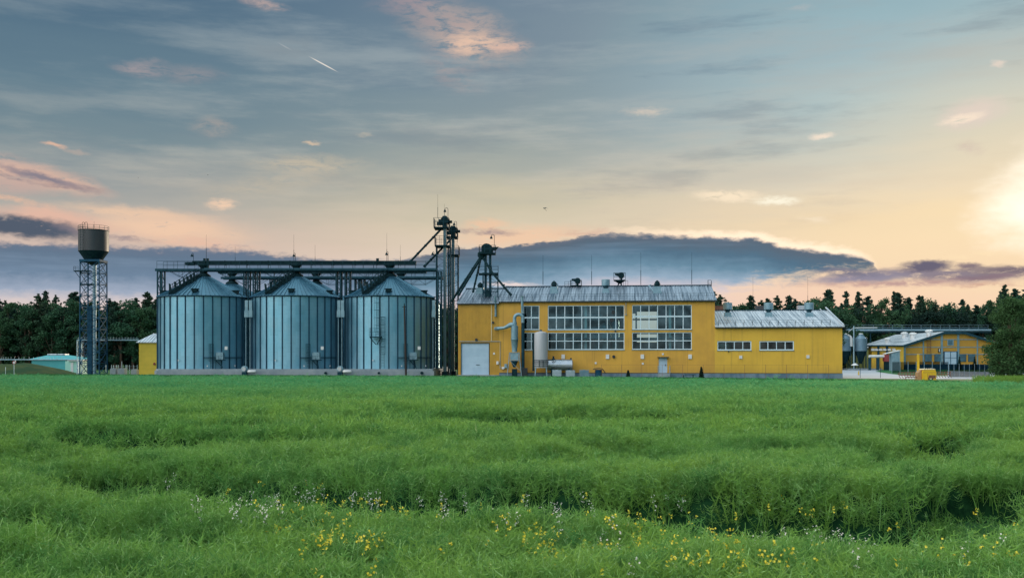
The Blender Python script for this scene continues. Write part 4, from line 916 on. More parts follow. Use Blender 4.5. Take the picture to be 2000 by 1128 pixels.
g = MB(); g.tube([at(972, 641, Y+.8), at(985, 640, Y+.3), at(997, 634, Y), at(1003, 634, Y)], [.22, .2, .32, .34], 10); g.tube([at(968, 641.5, Y+1.5), at(973, 641, Y+.7)], .24, 10); g.build('inlet_duct', m_duct, t, True)
g = MB(); g.cb((cx-.03, Y, AZ(695.5, Y)), (1.1, 1.0, .92)); g.build('rotary_box', m_steelL, t, True)
g = MB(); g.lathe((cx-.03, Y, 0), [(.16, AZ(717, Y)), (.5, AZ(703.2, Y))], 12); g.build('hopper', m_steel, t, True)
g = MB()
for sx in (-1, 1):
    for sy in (-.6, .6): g.tube([(cx-.03+sx*.95, Y+sy*1.2, 0), (cx-.03+sx*.62, Y+sy, AZ(688, Y))], .05, 6)
for z in (AZ(703.5, Y), AZ(688.3, Y)): 
    for sy in (-.6, .6): g.bar((cx-.72, Y+sy, z), (cx+.68, Y+sy, z), .045)
g.bar((cx-.7, Y-.6, AZ(703, Y)), (cx+.7, Y-.65, 1.0), .03); g.build('stand', m_steelL, t, True, False)
t = thing('exhaust_stack', at(1021, 733, Y+.3), 'slim grey exhaust stack with a flared top against the yellow wall', 'stack')
g = MB(); x = AX(1019.5, Y); g.tube([at(1021.5, 725, Y+.2), at(1021.3, 612, Y+.2)], .22, 12); g.build('lower_pipe', m_steel, t, True)
g = MB(); g.tube([at(1020.5, 618, Y+.2), at(1019.6, 583, Y+.1), at(1019.6, 580, Y+.1), at(1019.6, 578, Y+.1)], [.16, .17, .17, .28], 12); g.build('upper_pipe', m_duct, t, True)
g = MB(); 
for py in (640, 665, 690): g.tube([at(1021.4, py, Y+.2), at(1021.4, py-1.2, Y+.2)], .26, 12)
g.build('flange', m_steel, t, True)
g = MB(); g.cb((AX(1024, Y), Y, .65), (.85, .8, 1.3)); g.cb((AX(1024, Y)+.1, Y-.45, .5), (.5, .15, .7)); o = g.build('fan_housing', m_black, t, True)
g = MB(); g.cb((AX(1005, Y), Y, .55), (.7, .7, 1.05)); g.lathe((AX(1005, Y), Y, 1.08), [(.38, 0), (.3, .1)], 10); o = g.build('dust_bin', m_dark, None); tag(o, 'dark dust bin standing under the cyclone hopper', 'bin')
# vertical tank
Y = 128.2; t = thing('upright_tank', at(1056.5, 733, Y), 'upright pale cylindrical tank on legs in front of the windows', 'tank')
cx = AX(1056.5, Y); g = MB(); rr = 13.2/K*Y; g.lathe((cx, Y, 0), [(rr*.96, AZ(718, Y)), (rr, AZ(716, Y)), (rr, AZ(652, Y)), (rr*.97, AZ(649.5, Y)), (rr*.35, AZ(647, Y)), (.1, AZ(646, Y))], 32); g.build('shell', m_tankv, t, True)
g = MB(); g.lathe((cx, Y, AZ(647.5, Y)), [(.16, 0), (.16, .16), (.06, .28)], 10); g.build('cap', m_steel, t, True)
g = MB(); g.box(AX(1040, Y), AX(1043.6, Y), Y-.1, Y+.8, AZ(724, Y), AZ(651, Y)); g.build('side_duct', m_dark, t, True, False)
g = MB(); g.tube([(cx+(rr+.1)*math.cos(q), Y+(rr+.1)*math.sin(q), AZ(703, Y)) for q in [TAU*k/24 for k in range(25)]], .035, 5)
for py in (706, 709.5, 714): g.tube([(cx+(rr+.1)*math.cos(q), Y+(rr+.1)*math.sin(q), AZ(py, Y)) for q in [TAU*k/24 for k in range(25)]], .03, 5)
for dx in (-.25, .25): g.bar((cx+dx, Y-rr-.12, AZ(716, Y)), (cx+dx, Y-rr-.12, AZ(703, Y)), .05)
g.tube([at(1070, 703, Y-.6), at(1079, 702, Y-.6), at(1082, 705, Y-.6)], .06, 6); g.build('pipe_rings', m_dark, t, True)
for dx in (-.78, .78):
    for dy in (-.6, .6): g = MB(); g.tube([(cx+dx, Y+dy, 0), (cx+dx*.86, Y+dy*.8, AZ(717, Y))], [.05, .09], 6); g.build('leg', m_steelL, t, True)
t = thing('horizontal_tank', at(1095, 733, 129), 'shiny horizontal steel tank lying beside the upright tank', 'tank')
Y = 129.2; g = MB(); zc_ = AZ(712, Y); g.tube([(AX(1068, Y), Y, zc_), (AX(1070, Y), Y, zc_), (AX(1117, Y), Y, zc_), (AX(1119, Y), Y, zc_)], [.5, .72, .72, .5], 32); g.build('shell', m_stain, t, True)
g = MB()
for px in (1078, 1110): g.box(AX(px, Y)-.12, AX(px, Y)+.12, Y-.6, Y+.6, 0, zc_-.45)
g.build('saddle', m_dark, t, True, False)
g = MB(); g.lathe((AX(1081, Y), Y, zc_+.68), [(.22, 0), (.22, .12), (.12, .14), (.12, .45)], 12); g.lathe((AX(1115, Y), Y, zc_+.68), [(.1, 0), (.1, .22)], 8); g.build('manhole', m_steel, t, True)
g = MB(); g.tube([(AX(1081, Y)+.22*math.cos(q), Y-.73, zc_+.55+.22*math.sin(q)) for q in [TAU*k/16 for k in range(17)]], .03, 5); g.build('valve_wheel', m_dark, t, True)
# intermediate bulk containers
m_ibc = mat('ibc_plastic', (.55, .62, .64), (.45, .53, .56), 1.5, .4)
def ibc(px, lab, m=m_ibc):
    Y = 127.2; t = thing('liquid_container', (AX(px, Y), Y, 0), lab, 'container', 0, 'caged liquid containers along the facade')
    g = MB(); g.box(-.53, .53, -.45, .45, .12, 1.02); g.lathe((0, 0, 1.02), [(.14, 0), (.14, .06)], 10); g.build('bottle', m, t)
    g = MB()
    for i in range(8): x = -.57+1.14*i/7; g.bar((x, -.5, .12), (x, -.5, 1.1), .017); g.bar((x, .5, .12), (x, .5, 1.1), .017)
    for i in range(6):
        z = .15+.93*i/5; g.bar((-.57, -.5, z), (.57, -.5, z), .017); g.bar((-.57, .5, z), (.57, .5, z), .017); g.bar((-.57, -.5, z), (-.57, .5, z), .017); g.bar((.57, -.5, z), (.57, .5, z), .017)
    g.build('cage', m_steelL, t, smooth=False)
    g = MB()
    for x in (-.48, 0, .48): g.box(x-.08, x+.08, -.5, .5, 0, .11)
    g.build('pallet', m_dark, t, smooth=False); return t
i1 = ibc(1087.5, 'white caged liquid container in front of the horizontal tank, next to the upright tank')
dup(i1, (AX(1113.7, 127.2), 127.2, -.05), 'white caged liquid container at the free end of the horizontal tank')
ibc(1141, 'bluish caged liquid container standing alone between the tank and the dark drum', m_duct)
t = thing('hose_drum', at(1169, 733, 128.4), 'dark drum with a black hose hanging over it, by the yellow wall', 'drum')
Y = 128.4; g = MB(); g.lathe((AX(1169, Y), Y, .1), [(.46, 0), (.44, .1), (.44, .95), (.47, 1.0)], 18); g.build('barrel', m_blue, t, True)
g = MB(); g.tube([at(1158, 721, Y-.3), at(1163, 719.3, Y-.3), at(1170, 718.7, Y-.3), at(1176, 719.6, Y-.3), at(1179, 723, Y-.3), at(1182, 727.5, Y-.3)], .055, 8); g.build('hose', m_black, t, True)
# utility pole in front of the ladder silo
t = thing('utility_pole', at(791, 736, 129.6), 'dark wooden utility pole in front of the ladder silo', 'pole')
g = MB(); g.tube([at(793, 736, 129.6), at(789.8, 596, 129.6)], [.15, .10], 8); g.build('shaft', m_ply, t, True)
g = MB(); a = at(789.7, 599, 129.6); g.bar(a+Vector((-.3, 0, 0)), a+Vector((.3, 0, 0)), .05); g.lathe(a+Vector((0, 0, .1)), [(.05, 0), (.05, .35), (.02, .4)], 6); g.build('insulator', m_dark, t, True)
# thin fence of posts and rails at the foot of the annex
t = thing('low_fence', wg(XC+4, -2.2, 0), 'thin low wire fence with slim posts along the foot of the yellow facade', 'fence')
g = MB(); x = fX(1175); xs_ = []
while x < X2-2: xs_.append(x); x += 2.58
for x in xs_: g.bar(wg(x, -2.2, 0), wg(x, -2.2, 1.75), .022)
g.build('posts', m_rust, t, True, False); t['kind'] = 'thing' if False else None or 'thing'
g = MB(); 
for z in (1.72,): g.tube([wg(xs_[0], -2.2, z), wg(xs_[-1], -2.2, z)], .012, 4)
g.build('wire', m_rust, t, True, False)
# bench-like racks in the grass by the door
t = thing('bench', wg(fX(1343), -1.2, 0), 'low dark bench against the plinth beside the blue door', 'bench')
g = MB(); a, b = fX(1336), fX(1357); g.box(a, b, -1.5, -1.1, .42, .48)
g.build('seat', m_dark, t, smooth=False)
for o in t.children:
    o.data.transform(Matrix.Translation((-fX(1343), 1.2, 0)))
t.rotation_euler = (0, 0, BA)
for dx in (-.6, .6): g = MB(); g.box(dx-.04, dx+.04, -.25, .05, 0, .419); g.build('leg', m_dark, t, smooth=False)
# two small conical conifers
def leaves(centers, size, n, spread, flat=0.4, seed=0, up=.0):
    rg = np.random.default_rng(seed); c = np.repeat(np.asarray(centers, float), n, 0); N = len(c)
    o = rg.normal(size=(N, 3)); o /= np.linalg.norm(o, axis=1)[:, None]; rr = rg.random(N)**.45
    sp_ = np.repeat(np.asarray(spread, float).reshape(-1, 1) if np.ndim(spread) else np.full((len(centers), 1), spread), n, 0)
    p = c+o*rr[:, None]*sp_*np.array([1, 1, 1-flat])
    a = rg.normal(size=(N, 3)); a /= np.linalg.norm(a, axis=1)[:, None]; b = np.cross(a, rg.normal(size=(N, 3))); b /= np.linalg.norm(b, axis=1)[:, None]
    s_ = size*(.6+.8*rg.random(N))[:, None]
    v = np.stack([p-a*s_, p+b*s_*.55, p+a*s_, p-b*s_*.55], 1).reshape(-1, 3)
    return v
def leafmesh(name, v):
    me = bpy.data.meshes.new(name); n = len(v)//4; me.vertices.add(len(v)); me.vertices.foreach_set('co', v.astype(np.float32).ravel())
    me.loops.add(n*4); me.loops.foreach_set('vertex_index', np.arange(n*4, dtype=np.int32)); me.polygons.add(n)
    me.polygons.foreach_set('loop_start', np.arange(0, n*4, 4, dtype=np.int32)); me.polygons.foreach_set('loop_total', np.full(n, 4, np.int32)); me.update(); me.validate(); return me
def leafobj(name, v, m, parent):
    me = leafmesh(name, v); me.materials.append(m); o = bpy.data.objects.new(name, me); col.objects.link(o); o.parent = parent; return o
def conifer(px, Y, h, rb, lab, seed, grp='small cone shaped conifers by the facade'):
    t = thing('conical_shrub', (AX(px, Y), Y, 0), lab, 'shrub', 0, grp)
    cs = [(rb*(1-z)*.6*math.cos(a), rb*(1-z)*.6*math.sin(a), .15+z*h) for z in np.linspace(0, .95, 10) for a in np.linspace(0, 5.2, 6)]
    leafobj('foliage', leaves(cs, .09, 22, [rb*(1-z)*.5+.06 for z in np.linspace(0, .95, 10) for a in range(6)], .1, seed), m_shrub, t)
    g = MB(); g.tube([(0, 0, 0), (0, 0, h*.8)], [.05, .02], 6); g.build('stem', m_bark, t)
conifer(1226.8, 127.0, .85, .22, 'small dark conical shrub between the hose drum and the blue door', 3)
conifer(1369.7, 125.5, 1.3, .30, 'taller dark conical shrub standing past the blue door', 4)

# ------------------------------------------------------------------ left edge: boarded hut, turquoise house, mound, blocks
Y = 146; t = thing('yellow_hut', (AX(292, Y), Y, 0), 'small yellow boarded hut with a white metal roof beside the first silo', 'hut')
xa, xb = AX(271.5, Y), AX(330, Y); zt = AZ(669, Y)
g = MB(); g.box(xa, xb, Y, Y+6, 0, zt); g.build('wall', m_board, t, True, False)
xr = AX(300, Y+3)
def slope_roof(t, xa, xb, y0, y1, ze, zr, xr, m, name='roof'):     # hip roof rising away from the eave and to xr
    g = MB(); g.add([(xa-.3, y0-.3, ze), (xb+.3, y0-.3, ze), (xb+.3, (y0+y1)/2, zr), (xr, (y0+y1)/2, zr), (xa-.3, y1+.3, ze), (xb+.3, y1+.3, ze),
        (xa-.3, y0-.3, ze-.12), (xb+.3, y0-.3, ze-.12), (xa-.3, y1+.3, ze-.12), (xb+.3, y1+.3, ze-.12)], [(0, 1, 2, 3), (0, 3, 4), (4, 3, 2, 5), (0, 6, 7, 1), (4, 8, 6, 0), (8, 9, 7, 6), (1, 7, 9, 5, 2), (5, 9, 8, 4)])
    n = int((xb-xa)/.4)
    for i in range(n):
        x = xa+.2+i*(xb-xa)/n; f = min(1, max(.05, (x-xa)/(xr-xa))) if xr > xa else 1
        a = Vector((x, y0-.3, ze+.03)); b = Vector((x, y0-.3+((y0+y1)/2-y0+.3)*f, ze+.03+(zr-ze)*f)); g.bar(a, b, .04)
    return g.build(name, m, t, True, False)
slope_roof(t, xa, xb, Y, Y+6, zt+.12, AZ(651, Y+3), xr, m_roofL)
g = MB(); g.tube([at(301.5, 710, Y), at(301.5, 710, Y-.2)], .17, 12); g.build('wall_lamp', m_red, t, True)
Y = 158; t = thing('turquoise_house', (AX(110, Y), Y, 0), 'low turquoise house with a pale roof behind the earth mound', 'house')
g = MB(); g.box(AX(62, Y), AX(128, Y), Y, Y+8, 0, AZ(702, Y)); g.build('wall', m_turq, t, True, False)
g = MB(); za, zb_ = AZ(702, Y)+.02, AZ(692, Y+4); a, b = AX(55, Y), AX(152, Y)
g.add([(a, Y-.4, za), (b, Y-.4, za), (b, Y+8.4, za), (a, Y+8.4, za), (AX(98, Y+4), Y+4, zb_), (AX(128, Y+4), Y+4, zb_)], [(0, 1, 5, 4), (1, 2, 5), (2, 3, 4, 5), (3, 0, 4), (3, 2, 1, 0)]); g.build('roof', m_turq, t, True, False)
g = MB(); g.box(AX(97, Y+4), AX(131, Y+4), Y+3.2, Y+4.8, zb_-.05, zb_+.12); g.build('ridge_cap', m_roofL, t, True, False)
Y = 155; g = MB(); g.box(AX(127.6, Y), AX(157, Y), Y, Y+2.9, 0, AZ(704.5, Y)); g.build('porch_wall', m_mint, t, True, False)
g = MB(); g.box(AX(134, Y), AX(162, Y), Y-.4, Y+2.95, AZ(704.3, Y), AZ(701.5, Y)); g.build('porch_roof', m_white, t, True, False)
g = MB(); g.box(AX(138.5, Y), AX(143.5, Y), Y-.04, Y-.002, 0, AZ(707, Y)); g.build('door', m_white, t, True, False)
g = MB(); g.box(AX(153, Y), AX(156, Y), Y-.5, Y-.3, 0, AZ(704.5, Y)); g.build('porch_post', m_steelL, t, True, False)
# grassy earth mound
m_mound = mat('mound_grass', (.055, .075, .028), (.028, .062, .028), .5, .95, bump=.5, spec=.1, lo=.4, hi=.6)
nxm, nym = 70, 24; vs = []
for j in range(nym):
    for i in range(nxm):
        x = AX(-260, 146)+(AX(142, 146)-AX(-260, 146))*i/(nxm-1); y = 139+14*j/(nym-1)
        e = min(1, (AX(142, 146)-x)/6.5); h = 1.75*(math.sin(min(1, max(0, e))*PI/2))*math.sin(PI*j/(nym-1))**.8
        vs.append((x, y, -.05+h*(1+.25*float(vn(np.array(x*.35), np.array(y*.35))))))
g = MB(); g.add(vs, [(j*nxm+i, j*nxm+i+1, (j+1)*nxm+i+1, (j+1)*nxm+i) for j in range(nym-1) for i in range(nxm-1)])
tag(g.build('hill', m_mound), kind='structure')
t = thing('road_sign', (AX(27.5, 136), 136, 0), 'round red and white road sign on a thin post by the mound', 'sign')
Y = 136; g = MB(); g.bar((AX(27.5, Y), Y, 0), (AX(27.5, Y), Y, AZ(705, Y)), .035); g.build('post', m_steelL, t, True)
g = MB(); c = at(27.5, 707.5, Y-.06); g.tube([c, c+Vector((0, .03, 0))], .24, 20); g.build('disc', m_red, t, True)
g = MB(); c = at(27.5, 707.5, Y-.075); g.tube([c, c+Vector((0, .01, 0))], .15, 20); g.build('disc_centre', m_white, t, True)
g = MB(); g.bar((0, 0, 0), (0, 0, 1.35), .03); o = g.build('marker_post', m_steelL); o.location = (AX(11, 136), 136, 0); tag(o, 'thin pale post beside the round road sign', 'post')
Y = 150
bp_ = None
for i, (a, b, c_, lab) in enumerate(((215, 226, 719.5, 'pale concrete block farthest from the yellow hut'), (230, 243, 719.5, 'longer concrete block with a cream end, middle of the row'), (256, 267, 721.5, 'lowest concrete block, next to the yellow hut'))):
    g = MB(); g.box(AX(a, Y), AX(b, Y), Y, Y+1, 0, AZ(c_, Y)); g.box(AX(a, Y)+.12, AX(b, Y)-.12, Y+.12, Y+.88, AZ(c_, Y), AZ(c_, Y)+.07)
    tag(g.build('concrete_block', m_conc, smooth=False), lab, 'concrete block', 'concrete blocks in front of the wood')
t = thing('wire_fence', (AX(218, 153), 153, 0), 'thin post and wire fence between the water tower and the yellow hut', 'fence')
for px in (207, 218, 222, 227, 231, 238, 246, 248, 253, 261, 268): 
    g = MB(); Y = 153; h = 1.9 if px in (207, 238) else 1.35; g.bar((AX(px, Y), Y, 0), (AX(px, Y), Y, h+.15), .035); g.build('post', m_steelL, t, True)
g = MB()
for z in (.5, .9, 1.3): g.bar((AX(218, 153), 153, z), (AX(268, 153), 153, z), .012)
g.build('wire', m_steelL, t, True)

# ------------------------------------------------------------------ right edge: barn, feed hoppers, conveyors, fence, trailer
Yb = 215; gx0, gx1 = AX(1765, Yb), AX(1958, Yb); bz = 5.3; pz = AZ(646.5, Yb); flr = AZ(711, Yb); xm = (gx0+gx1)/2
t = thing('barn', (xm, Yb, 0), 'low yellow barn with a wide gable, grey framing and a pale roof', 'barn')
gab = [(gx0, flr), (gx0, bz), (xm-2.6, pz-.55), (xm-1.9, pz-.35), (xm+1.9, pz-.35), (xm+2.6, pz-.55), (gx1, bz), (gx1, flr)]
g = MB(); g.prism(gab, Yb, Yb+26); g.build('wall', mat('barn_yellow', (.52, .28, .035), (.45, .24, .035), .4, .6), t, True, False)
g = MB(); g.box(gx0-.1, gx1+.1, Yb-.1, Yb+26, 0, flr-.002); g.build('plinth', m_blue, t, True, False)
g = MB()
for px in (1766.5, 1803, 1839, 1871, 1908.5):
    x = AX(px, Yb); w_ = .22 if px in (1839, 1871, 1766.5) else .13; zt_ = min(pz-.4, bz+(pz-bz)*(1-abs(x-xm)/(xm-gx0)))
    g.box(x-w_, x+w_, Yb-.12, Yb-.002, flr, zt_-.05)
for py in (662.5, 677.5, 691.5):
    z = AZ(py, Yb); 
    f = 1 if z < bz else max(.1, 1-(z-bz)/(pz-bz)); g.box(xm-(xm-gx0)*f+.2, xm+(gx1-xm)*f-.2, Yb-.07, Yb-.003, z-.09, z+.09)
g.build('wall_battens', m_duct, t, True, False)
ro = .55
def barn_roof():
    g = MB(); L_ = [(gx0-.9, bz-.28), (xm-2.2, pz-.22), (xm+2.2, pz-.22), (gx1+.9, bz-.28)]
    lo = [(x, z-.35) for x, z in L_]
    n = 4; v = [(x, Yb-.7, z+.1) for x, z in L_]+[(x, Yb+26.6, z+.1) for x, z in L_]+[(x, Yb-.7, z) for x, z in lo]+[(x, Yb+26.6, z) for x, z in lo]
    g.add(v, [(0, 1, 5, 4), (1, 2, 6, 5), (2, 3, 7, 6), (8, 12, 13, 9), (9, 13, 14, 10), (10, 14, 15, 11), (0, 4, 12, 8), (3, 11, 15, 7), (4, 5, 13, 12), (5, 6, 14, 13), (6, 7, 15, 14)])
    r = g.build('roof', m_roofL, t, True, False)
    g = MB(); g.add([(x, Yb-.74, z+.12) for x, z in L_]+[(x, Yb-.74, z-.05) for x, z in lo], [(0, 4, 5, 1), (1, 5, 6, 2), (2, 6, 7, 3)])
    g.add([(x, Yb-.69, z+.12) for x, z in L_]+[(x, Yb-.69, z-.05) for x, z in lo], [(1, 5, 4, 0), (2, 6, 5, 1), (3, 7, 6, 2)]); g.build('fascia', m_steel, r, True, False)
    for x, y, h in ((xm-5, Yb+14, 1.5), (xm-6.5, Yb+5.5, 1.6), (xm-4.2, Yb+2.5, 1.5), (xm-8.5, Yb+15, 1.2), (gx1-1.5, Yb+6, 1.2)):
        zz = bz+(pz-bz)*(1-abs(x-xm)/(xm-gx0)); v = MB(); v.lathe((x, y, zz-.4), [(.55, 0), (.55, h), (.8, h+.02), (.8, h+.3), (.3, h+.5)], 14); v.build('chimney', m_white, r, True)
barn_roof()
def pane(px0, px1, py0, py1, nm, m, dp=.06):
    g = MB(); g.box(AX(px0, Yb), AX(px1, Yb), Yb-dp, Yb-.004, AZ(py1, Yb), AZ(py0, Yb)); return g.build(nm, m, t, True, False)
m_dglass = mat('dark_window', (.02, .09, .13), (.05, .16, .22), .6, .15, spec=.8)
for a, b in ((1806, 1819), (1825, 1838), (1873, 1886), (1891, 1904)):
    f = pane(a-.5, b+.5, 691.2, 706, 'window', m_steel, .08); g = MB(); g.box(AX(a, Yb), AX(b, Yb), Yb-.10, Yb-.082, AZ(705.3, Yb), AZ(692, Yb)); g.build('pane', m_dglass, f, True, False)
f = pane(1850, 1862, 662, 674.5, 'window', m_steelL, .09); g = MB(); g.box(AX(1851.3, Yb), AX(1860, Yb), Yb-.12, Yb-.092, AZ(673, Yb), AZ(663.5, Yb)); g.build('pane', m_dglass, f, True, False)
pane(1842, 1870, 685.5, 711, 'door_frame', m_blue, .13)
for a, b in ((1844.5, 1855), (1856.5, 1867)):
    d_ = None; g = MB(); g.box(AX(a, Yb), AX(b, Yb), Yb-.2, Yb-.132, flr+.05, AZ(687, Yb)); d_ = g.build('door', m_door, t, True, False)
    g = MB(); g.box(AX(a, Yb), AX(b, Yb), Yb-.22, Yb-.202, AZ(698.8, Yb), AZ(698, Yb)); g.build('crossbar', m_blue, d_, True, False)
pane(1832, 1836, 680, 687.5, 'number_sign', m_dark, .16)
g = MB(); g.box(AX(1833.5, Yb), AX(1834.9, Yb), Yb-.18, Yb-.162, AZ(686.5, Yb), AZ(681, Yb)); g.add([(AX(1832.7, Yb), Yb-.175, AZ(682.8, Yb)), (AX(1833.5, Yb), Yb-.175, AZ(682.6, Yb)), (AX(1833.8, Yb), Yb-.175, AZ(681, Yb)), (AX(1833.2, Yb), Yb-.175, AZ(681.4, Yb))], [(0, 1, 2, 3)]); g.build('numeral', m_white, [o for o in t.children if o.name.startswith('number_sign')][0], True, False)
g = MB(); ladder(g, (AX(1813, Yb), Yb-.3, AZ(690, Yb)), (AX(1813, Yb), Yb-.3, AZ(652, Yb)), .8, .05); g.build('ladder', m_rust, t, True, False)
# ventilation hoods along the shaded side wall
for i in range(6): g = MB(); y = Yb+2.5+i*3.4; g.add([(gx0-.02, y, 4.0), (gx0-.02, y+1.2, 4.0), (gx0-.8, y+1.2, 3.5), (gx0-.8, y, 3.5), (gx0-.02, y, 3.3), (gx0-.02, y+1.2, 3.3)], [(0, 1, 2, 3), (3, 2, 5, 4), (0, 3, 4), (1, 5, 2)]); g.build('vent_hood', m_white, t, True, False)
# side wing with burner, tube and lean-to
Y = 205
t = thing('heater_wing', (AX(1720, Y), Y, 0), 'low yellow wing with vent hoods between the feed hoppers and the barn', 'building')
g = MB(); g.box(AX(1696, Y+9), gx0-1.2, Y+7, Y+9, 0, AZ(676, Y+7)); g.build('wall', m_walla, t, True, False)
g = MB(); g.box(AX(1690, Y+9), gx0-1.0, Y+6.4, Y+9.3, AZ(675.8, Y+7), AZ(673.5, Y+7)); g.build('roof', m_steel, t, True, False)
for px in (1715, 1732): g = MB(); x = AX(px, Y+7); g.box(x-.22, x+.22, Y+6.8, Y+6.995, 0, AZ(676, Y+7)); g.build('post', m_steel, t, True, False)
for px in (1704, 1711, 1719, 1727, 1736, 1745): 
    g = MB(); x = AX(px, Y+7); z = AZ(683, Y+7); g.add([(x-.35, Y+6.99, z+.35), (x+.35, Y+6.99, z+.35), (x+.25, Y+6.3, z-.1), (x-.45, Y+6.3, z-.1), (x-.35, Y+6.99, z-.3), (x+.35, Y+6.99, z-.3)], [(0, 3, 2, 1), (0, 4, 3), (1, 2, 5), (3, 4, 5, 2)]); g.build('vent_hood', m_white, t, True, False)
t = thing('heater', (AX(1737, Y), Y, 0), 'red heater box with a white air tube next to the grey lean-to', 'heater')
g = MB(); g.box(AX(1728.5, Y), AX(1744, Y), Y, Y+1.4, AZ(705.5, Y), AZ(692, Y)); g.build('casing', m_red, t, True, False)
g = MB(); g.box(AX(1738.5, Y), AX(1743, Y), Y-.06, Y-.002, AZ(703, Y), AZ(695, Y)); g.build('grille', m_black, t, True, False)
g = MB(); g.tube([(AX(1699, Y), Y+.6, AZ(695.5, Y)), (AX(1728.5, Y), Y+.6, AZ(695.5, Y))], .30, 12); g.build('air_tube', m_white, t, True)
g = MB(); g.box(AX(1730, Y), AX(1741, Y), Y+.1, Y+1.2, 0, AZ(705.6, Y)); g.build('stand', m_dark, t, True, False)
for px in (1700.5, 1716): g = MB(); x = AX(px, Y); g.box(x-.2, x+.2, Y+.3, Y+.9, 0, AZ(698.5, Y)); g.build('support', m_steel, t, True, False)
Y = 196; t = thing('lean_to_shed', (AX(1751, Y), Y, 0), 'grey lean-to shed with a slanting white roof edge in front of the barn', 'shed')
g = MB(); g.prism([(AX(1741, Y), 0), (AX(1741, Y), AZ(690, Y)), (AX(1757.5, Y), AZ(684.5, Y)), (AX(1757.5, Y), 0)], Y, Y+1.2); g.build('wall', m_steelL, t, True, False)
g = MB(); g.prism([(AX(1729, Y), AZ(691, Y)), (AX(1729, Y), AZ(690, Y)), (AX(1758.5, Y), AZ(683.2, Y)), (AX(1758.5, Y), AZ(684.4, Y))], Y-.2, Y+1.4); g.build('roof', m_white, t, True, False)
# feed hoppers
def hopper(px, Y, lab):
    t = thing('feed_hopper', (AX(px, Y), Y, 0), lab, 'hopper', 0, 'blue grey feed hoppers')
    rr = 11.7/K*Y; g = MB(); g.lathe((0, 0, 0), [(rr, AZ(685, Y)), (rr, AZ(661, Y)), (rr*.35, AZ(653.5, Y)), (rr*.3, AZ(652, Y))], 20); g.build('bin', mat('hopper_steel', (.14, .24, .31), (.18, .28, .35), 1, .45, .4) if not bpy.data.materials.get('hopper_steel') else bpy.data.materials['hopper_steel'], t)
    g = MB(); g.lathe((0, 0, 0), [(.25, AZ(710, Y)), (rr*.98, AZ(685.1, Y))], 20); g.build('cone', m_dark, t)
    g = MB(); g.lathe((0, 0, 0), [(.5, AZ(652.2, Y)), (.3, AZ(650.5, Y))], 12); g.build('lid', m_white, t)
    for a in (45, 135, 225, 315): g = MB(); x, y = rr*.98*math.cos(R(a)), rr*.98*math.sin(R(a)); g.bar((x, y, .3), (x, y, AZ(684, Y)), .07); g.build('leg', m_steel, t)
    return t
h1 = hopper(1681, 212, 'blue grey feed hopper nearer the barn with a dark cone')
h2 = dup(h1, (AX(1650, 212), 212, 0), 'blue grey feed hopper half hidden behind the annex corner')
g = MB(); g.tube([at(1660, 655, 211), at(1663.5, 660, 211), at(1663.5, 676, 211)], .18, 8); g.tube([at(1656, 653, 211), at(1661, 657, 211), at(1661.5, 676, 211)], .15, 8); g.build('feed_pipe', m_white, h2, True)
g = MB(); g.box(AX(1640, 214), AX(1703, 214), 208, 216, 0, .3); o = g.build('hopper_base', m_conc, smooth=False); tag(o, 'low concrete base under the feed hoppers', 'concrete base')
g = MB(); Y = 222; g.box(AX(1640, Y), AX(1700, Y), Y, Y+3, 0, AZ(681, Y)); m_yg = mat('faded_green_yellow', (.34, .36, .10), (.42, .40, .12), .8, .7)
t = thing('low_store', (AX(1670, Y), Y, 0), 'low faded yellow green store building behind the feed hoppers', 'building'); g.build('wall', m_yg, t, True, False)
g = MB(); g.box(AX(1636, Y), AX(1704, Y), Y-.3, Y+3.2, AZ(681, Y)+.002, AZ(679, Y)); g.build('roof', m_steel, t, True, False)
g = MB()
for i in range(9): x = AX(1645+6.5*i, Y); g.box(x-.06, x+.06, Y-.05, Y-.002, 0, AZ(681, Y))
g.build('wall_battens', m_steel, t, True, False)
Y = 206; t = thing('pipe_mast', at(1667.5, 715, Y), 'tall pale vertical pipe on a flat pad in front of the feed hoppers', 'mast')
g = MB(); g.tube([(AX(1667.5, Y), Y, .3), (AX(1667.5, Y), Y, AZ(636, Y))], .13, 8); g.build('pipe', m_steelL, t, True)
g = MB(); g.lathe((AX(1669.5, Y), Y, AZ(713, Y)), [(.75, 0), (.7, .1), (.2, .45)], 14); g.build('pad', m_white, t, True)
g = MB(); g.tube([at(1667.5, 640, Y), at(1713, 639.5, Y+2)], .1, 8); g.tube([at(1666, 640, Y), at(1657, 648, Y+2)], .06, 6); g.build('arm_pipe', m_white, t, True)
# long feed conveyor bridge behind the barn
Y = 246; t = thing('feed_conveyor', (AX(1790, Y), Y, 0), 'long horizontal feed conveyor bridge with railings passing behind the barn', 'conveyor')
g = MB(); z = AZ(645, Y); g.tube([(AX(1630, Y), Y, z), (AX(1935, Y), Y, z)], .32, 10); g.build('tube', m_steelL, t, True)
g = MB(); g.tube([(AX(1630, Y), Y+.8, AZ(641, Y)), (AX(1930, Y), Y+.8, AZ(641, Y))], .14, 8); g.box(AX(1630, Y), AX(1935, Y), Y-.5, Y+1, z-.55, z-.42); g.build('deck', m_steel, t, True)
g = MB(); rail(g, [(AX(1630, Y), Y-.4, z+.2), (AX(1928, Y), Y-.4, z+.2)], 1.15, 2.4, .045); g.build('railing', m_steelL, t, True, False)
for px in (1650, 1700, 1760, 1830, 1900): g = MB(); x = AX(px, Y); g.box(x-.12, x+.12, Y-.1, Y+.14, 0, z-.5); g.build('support_post', m_steel, t, True, False)
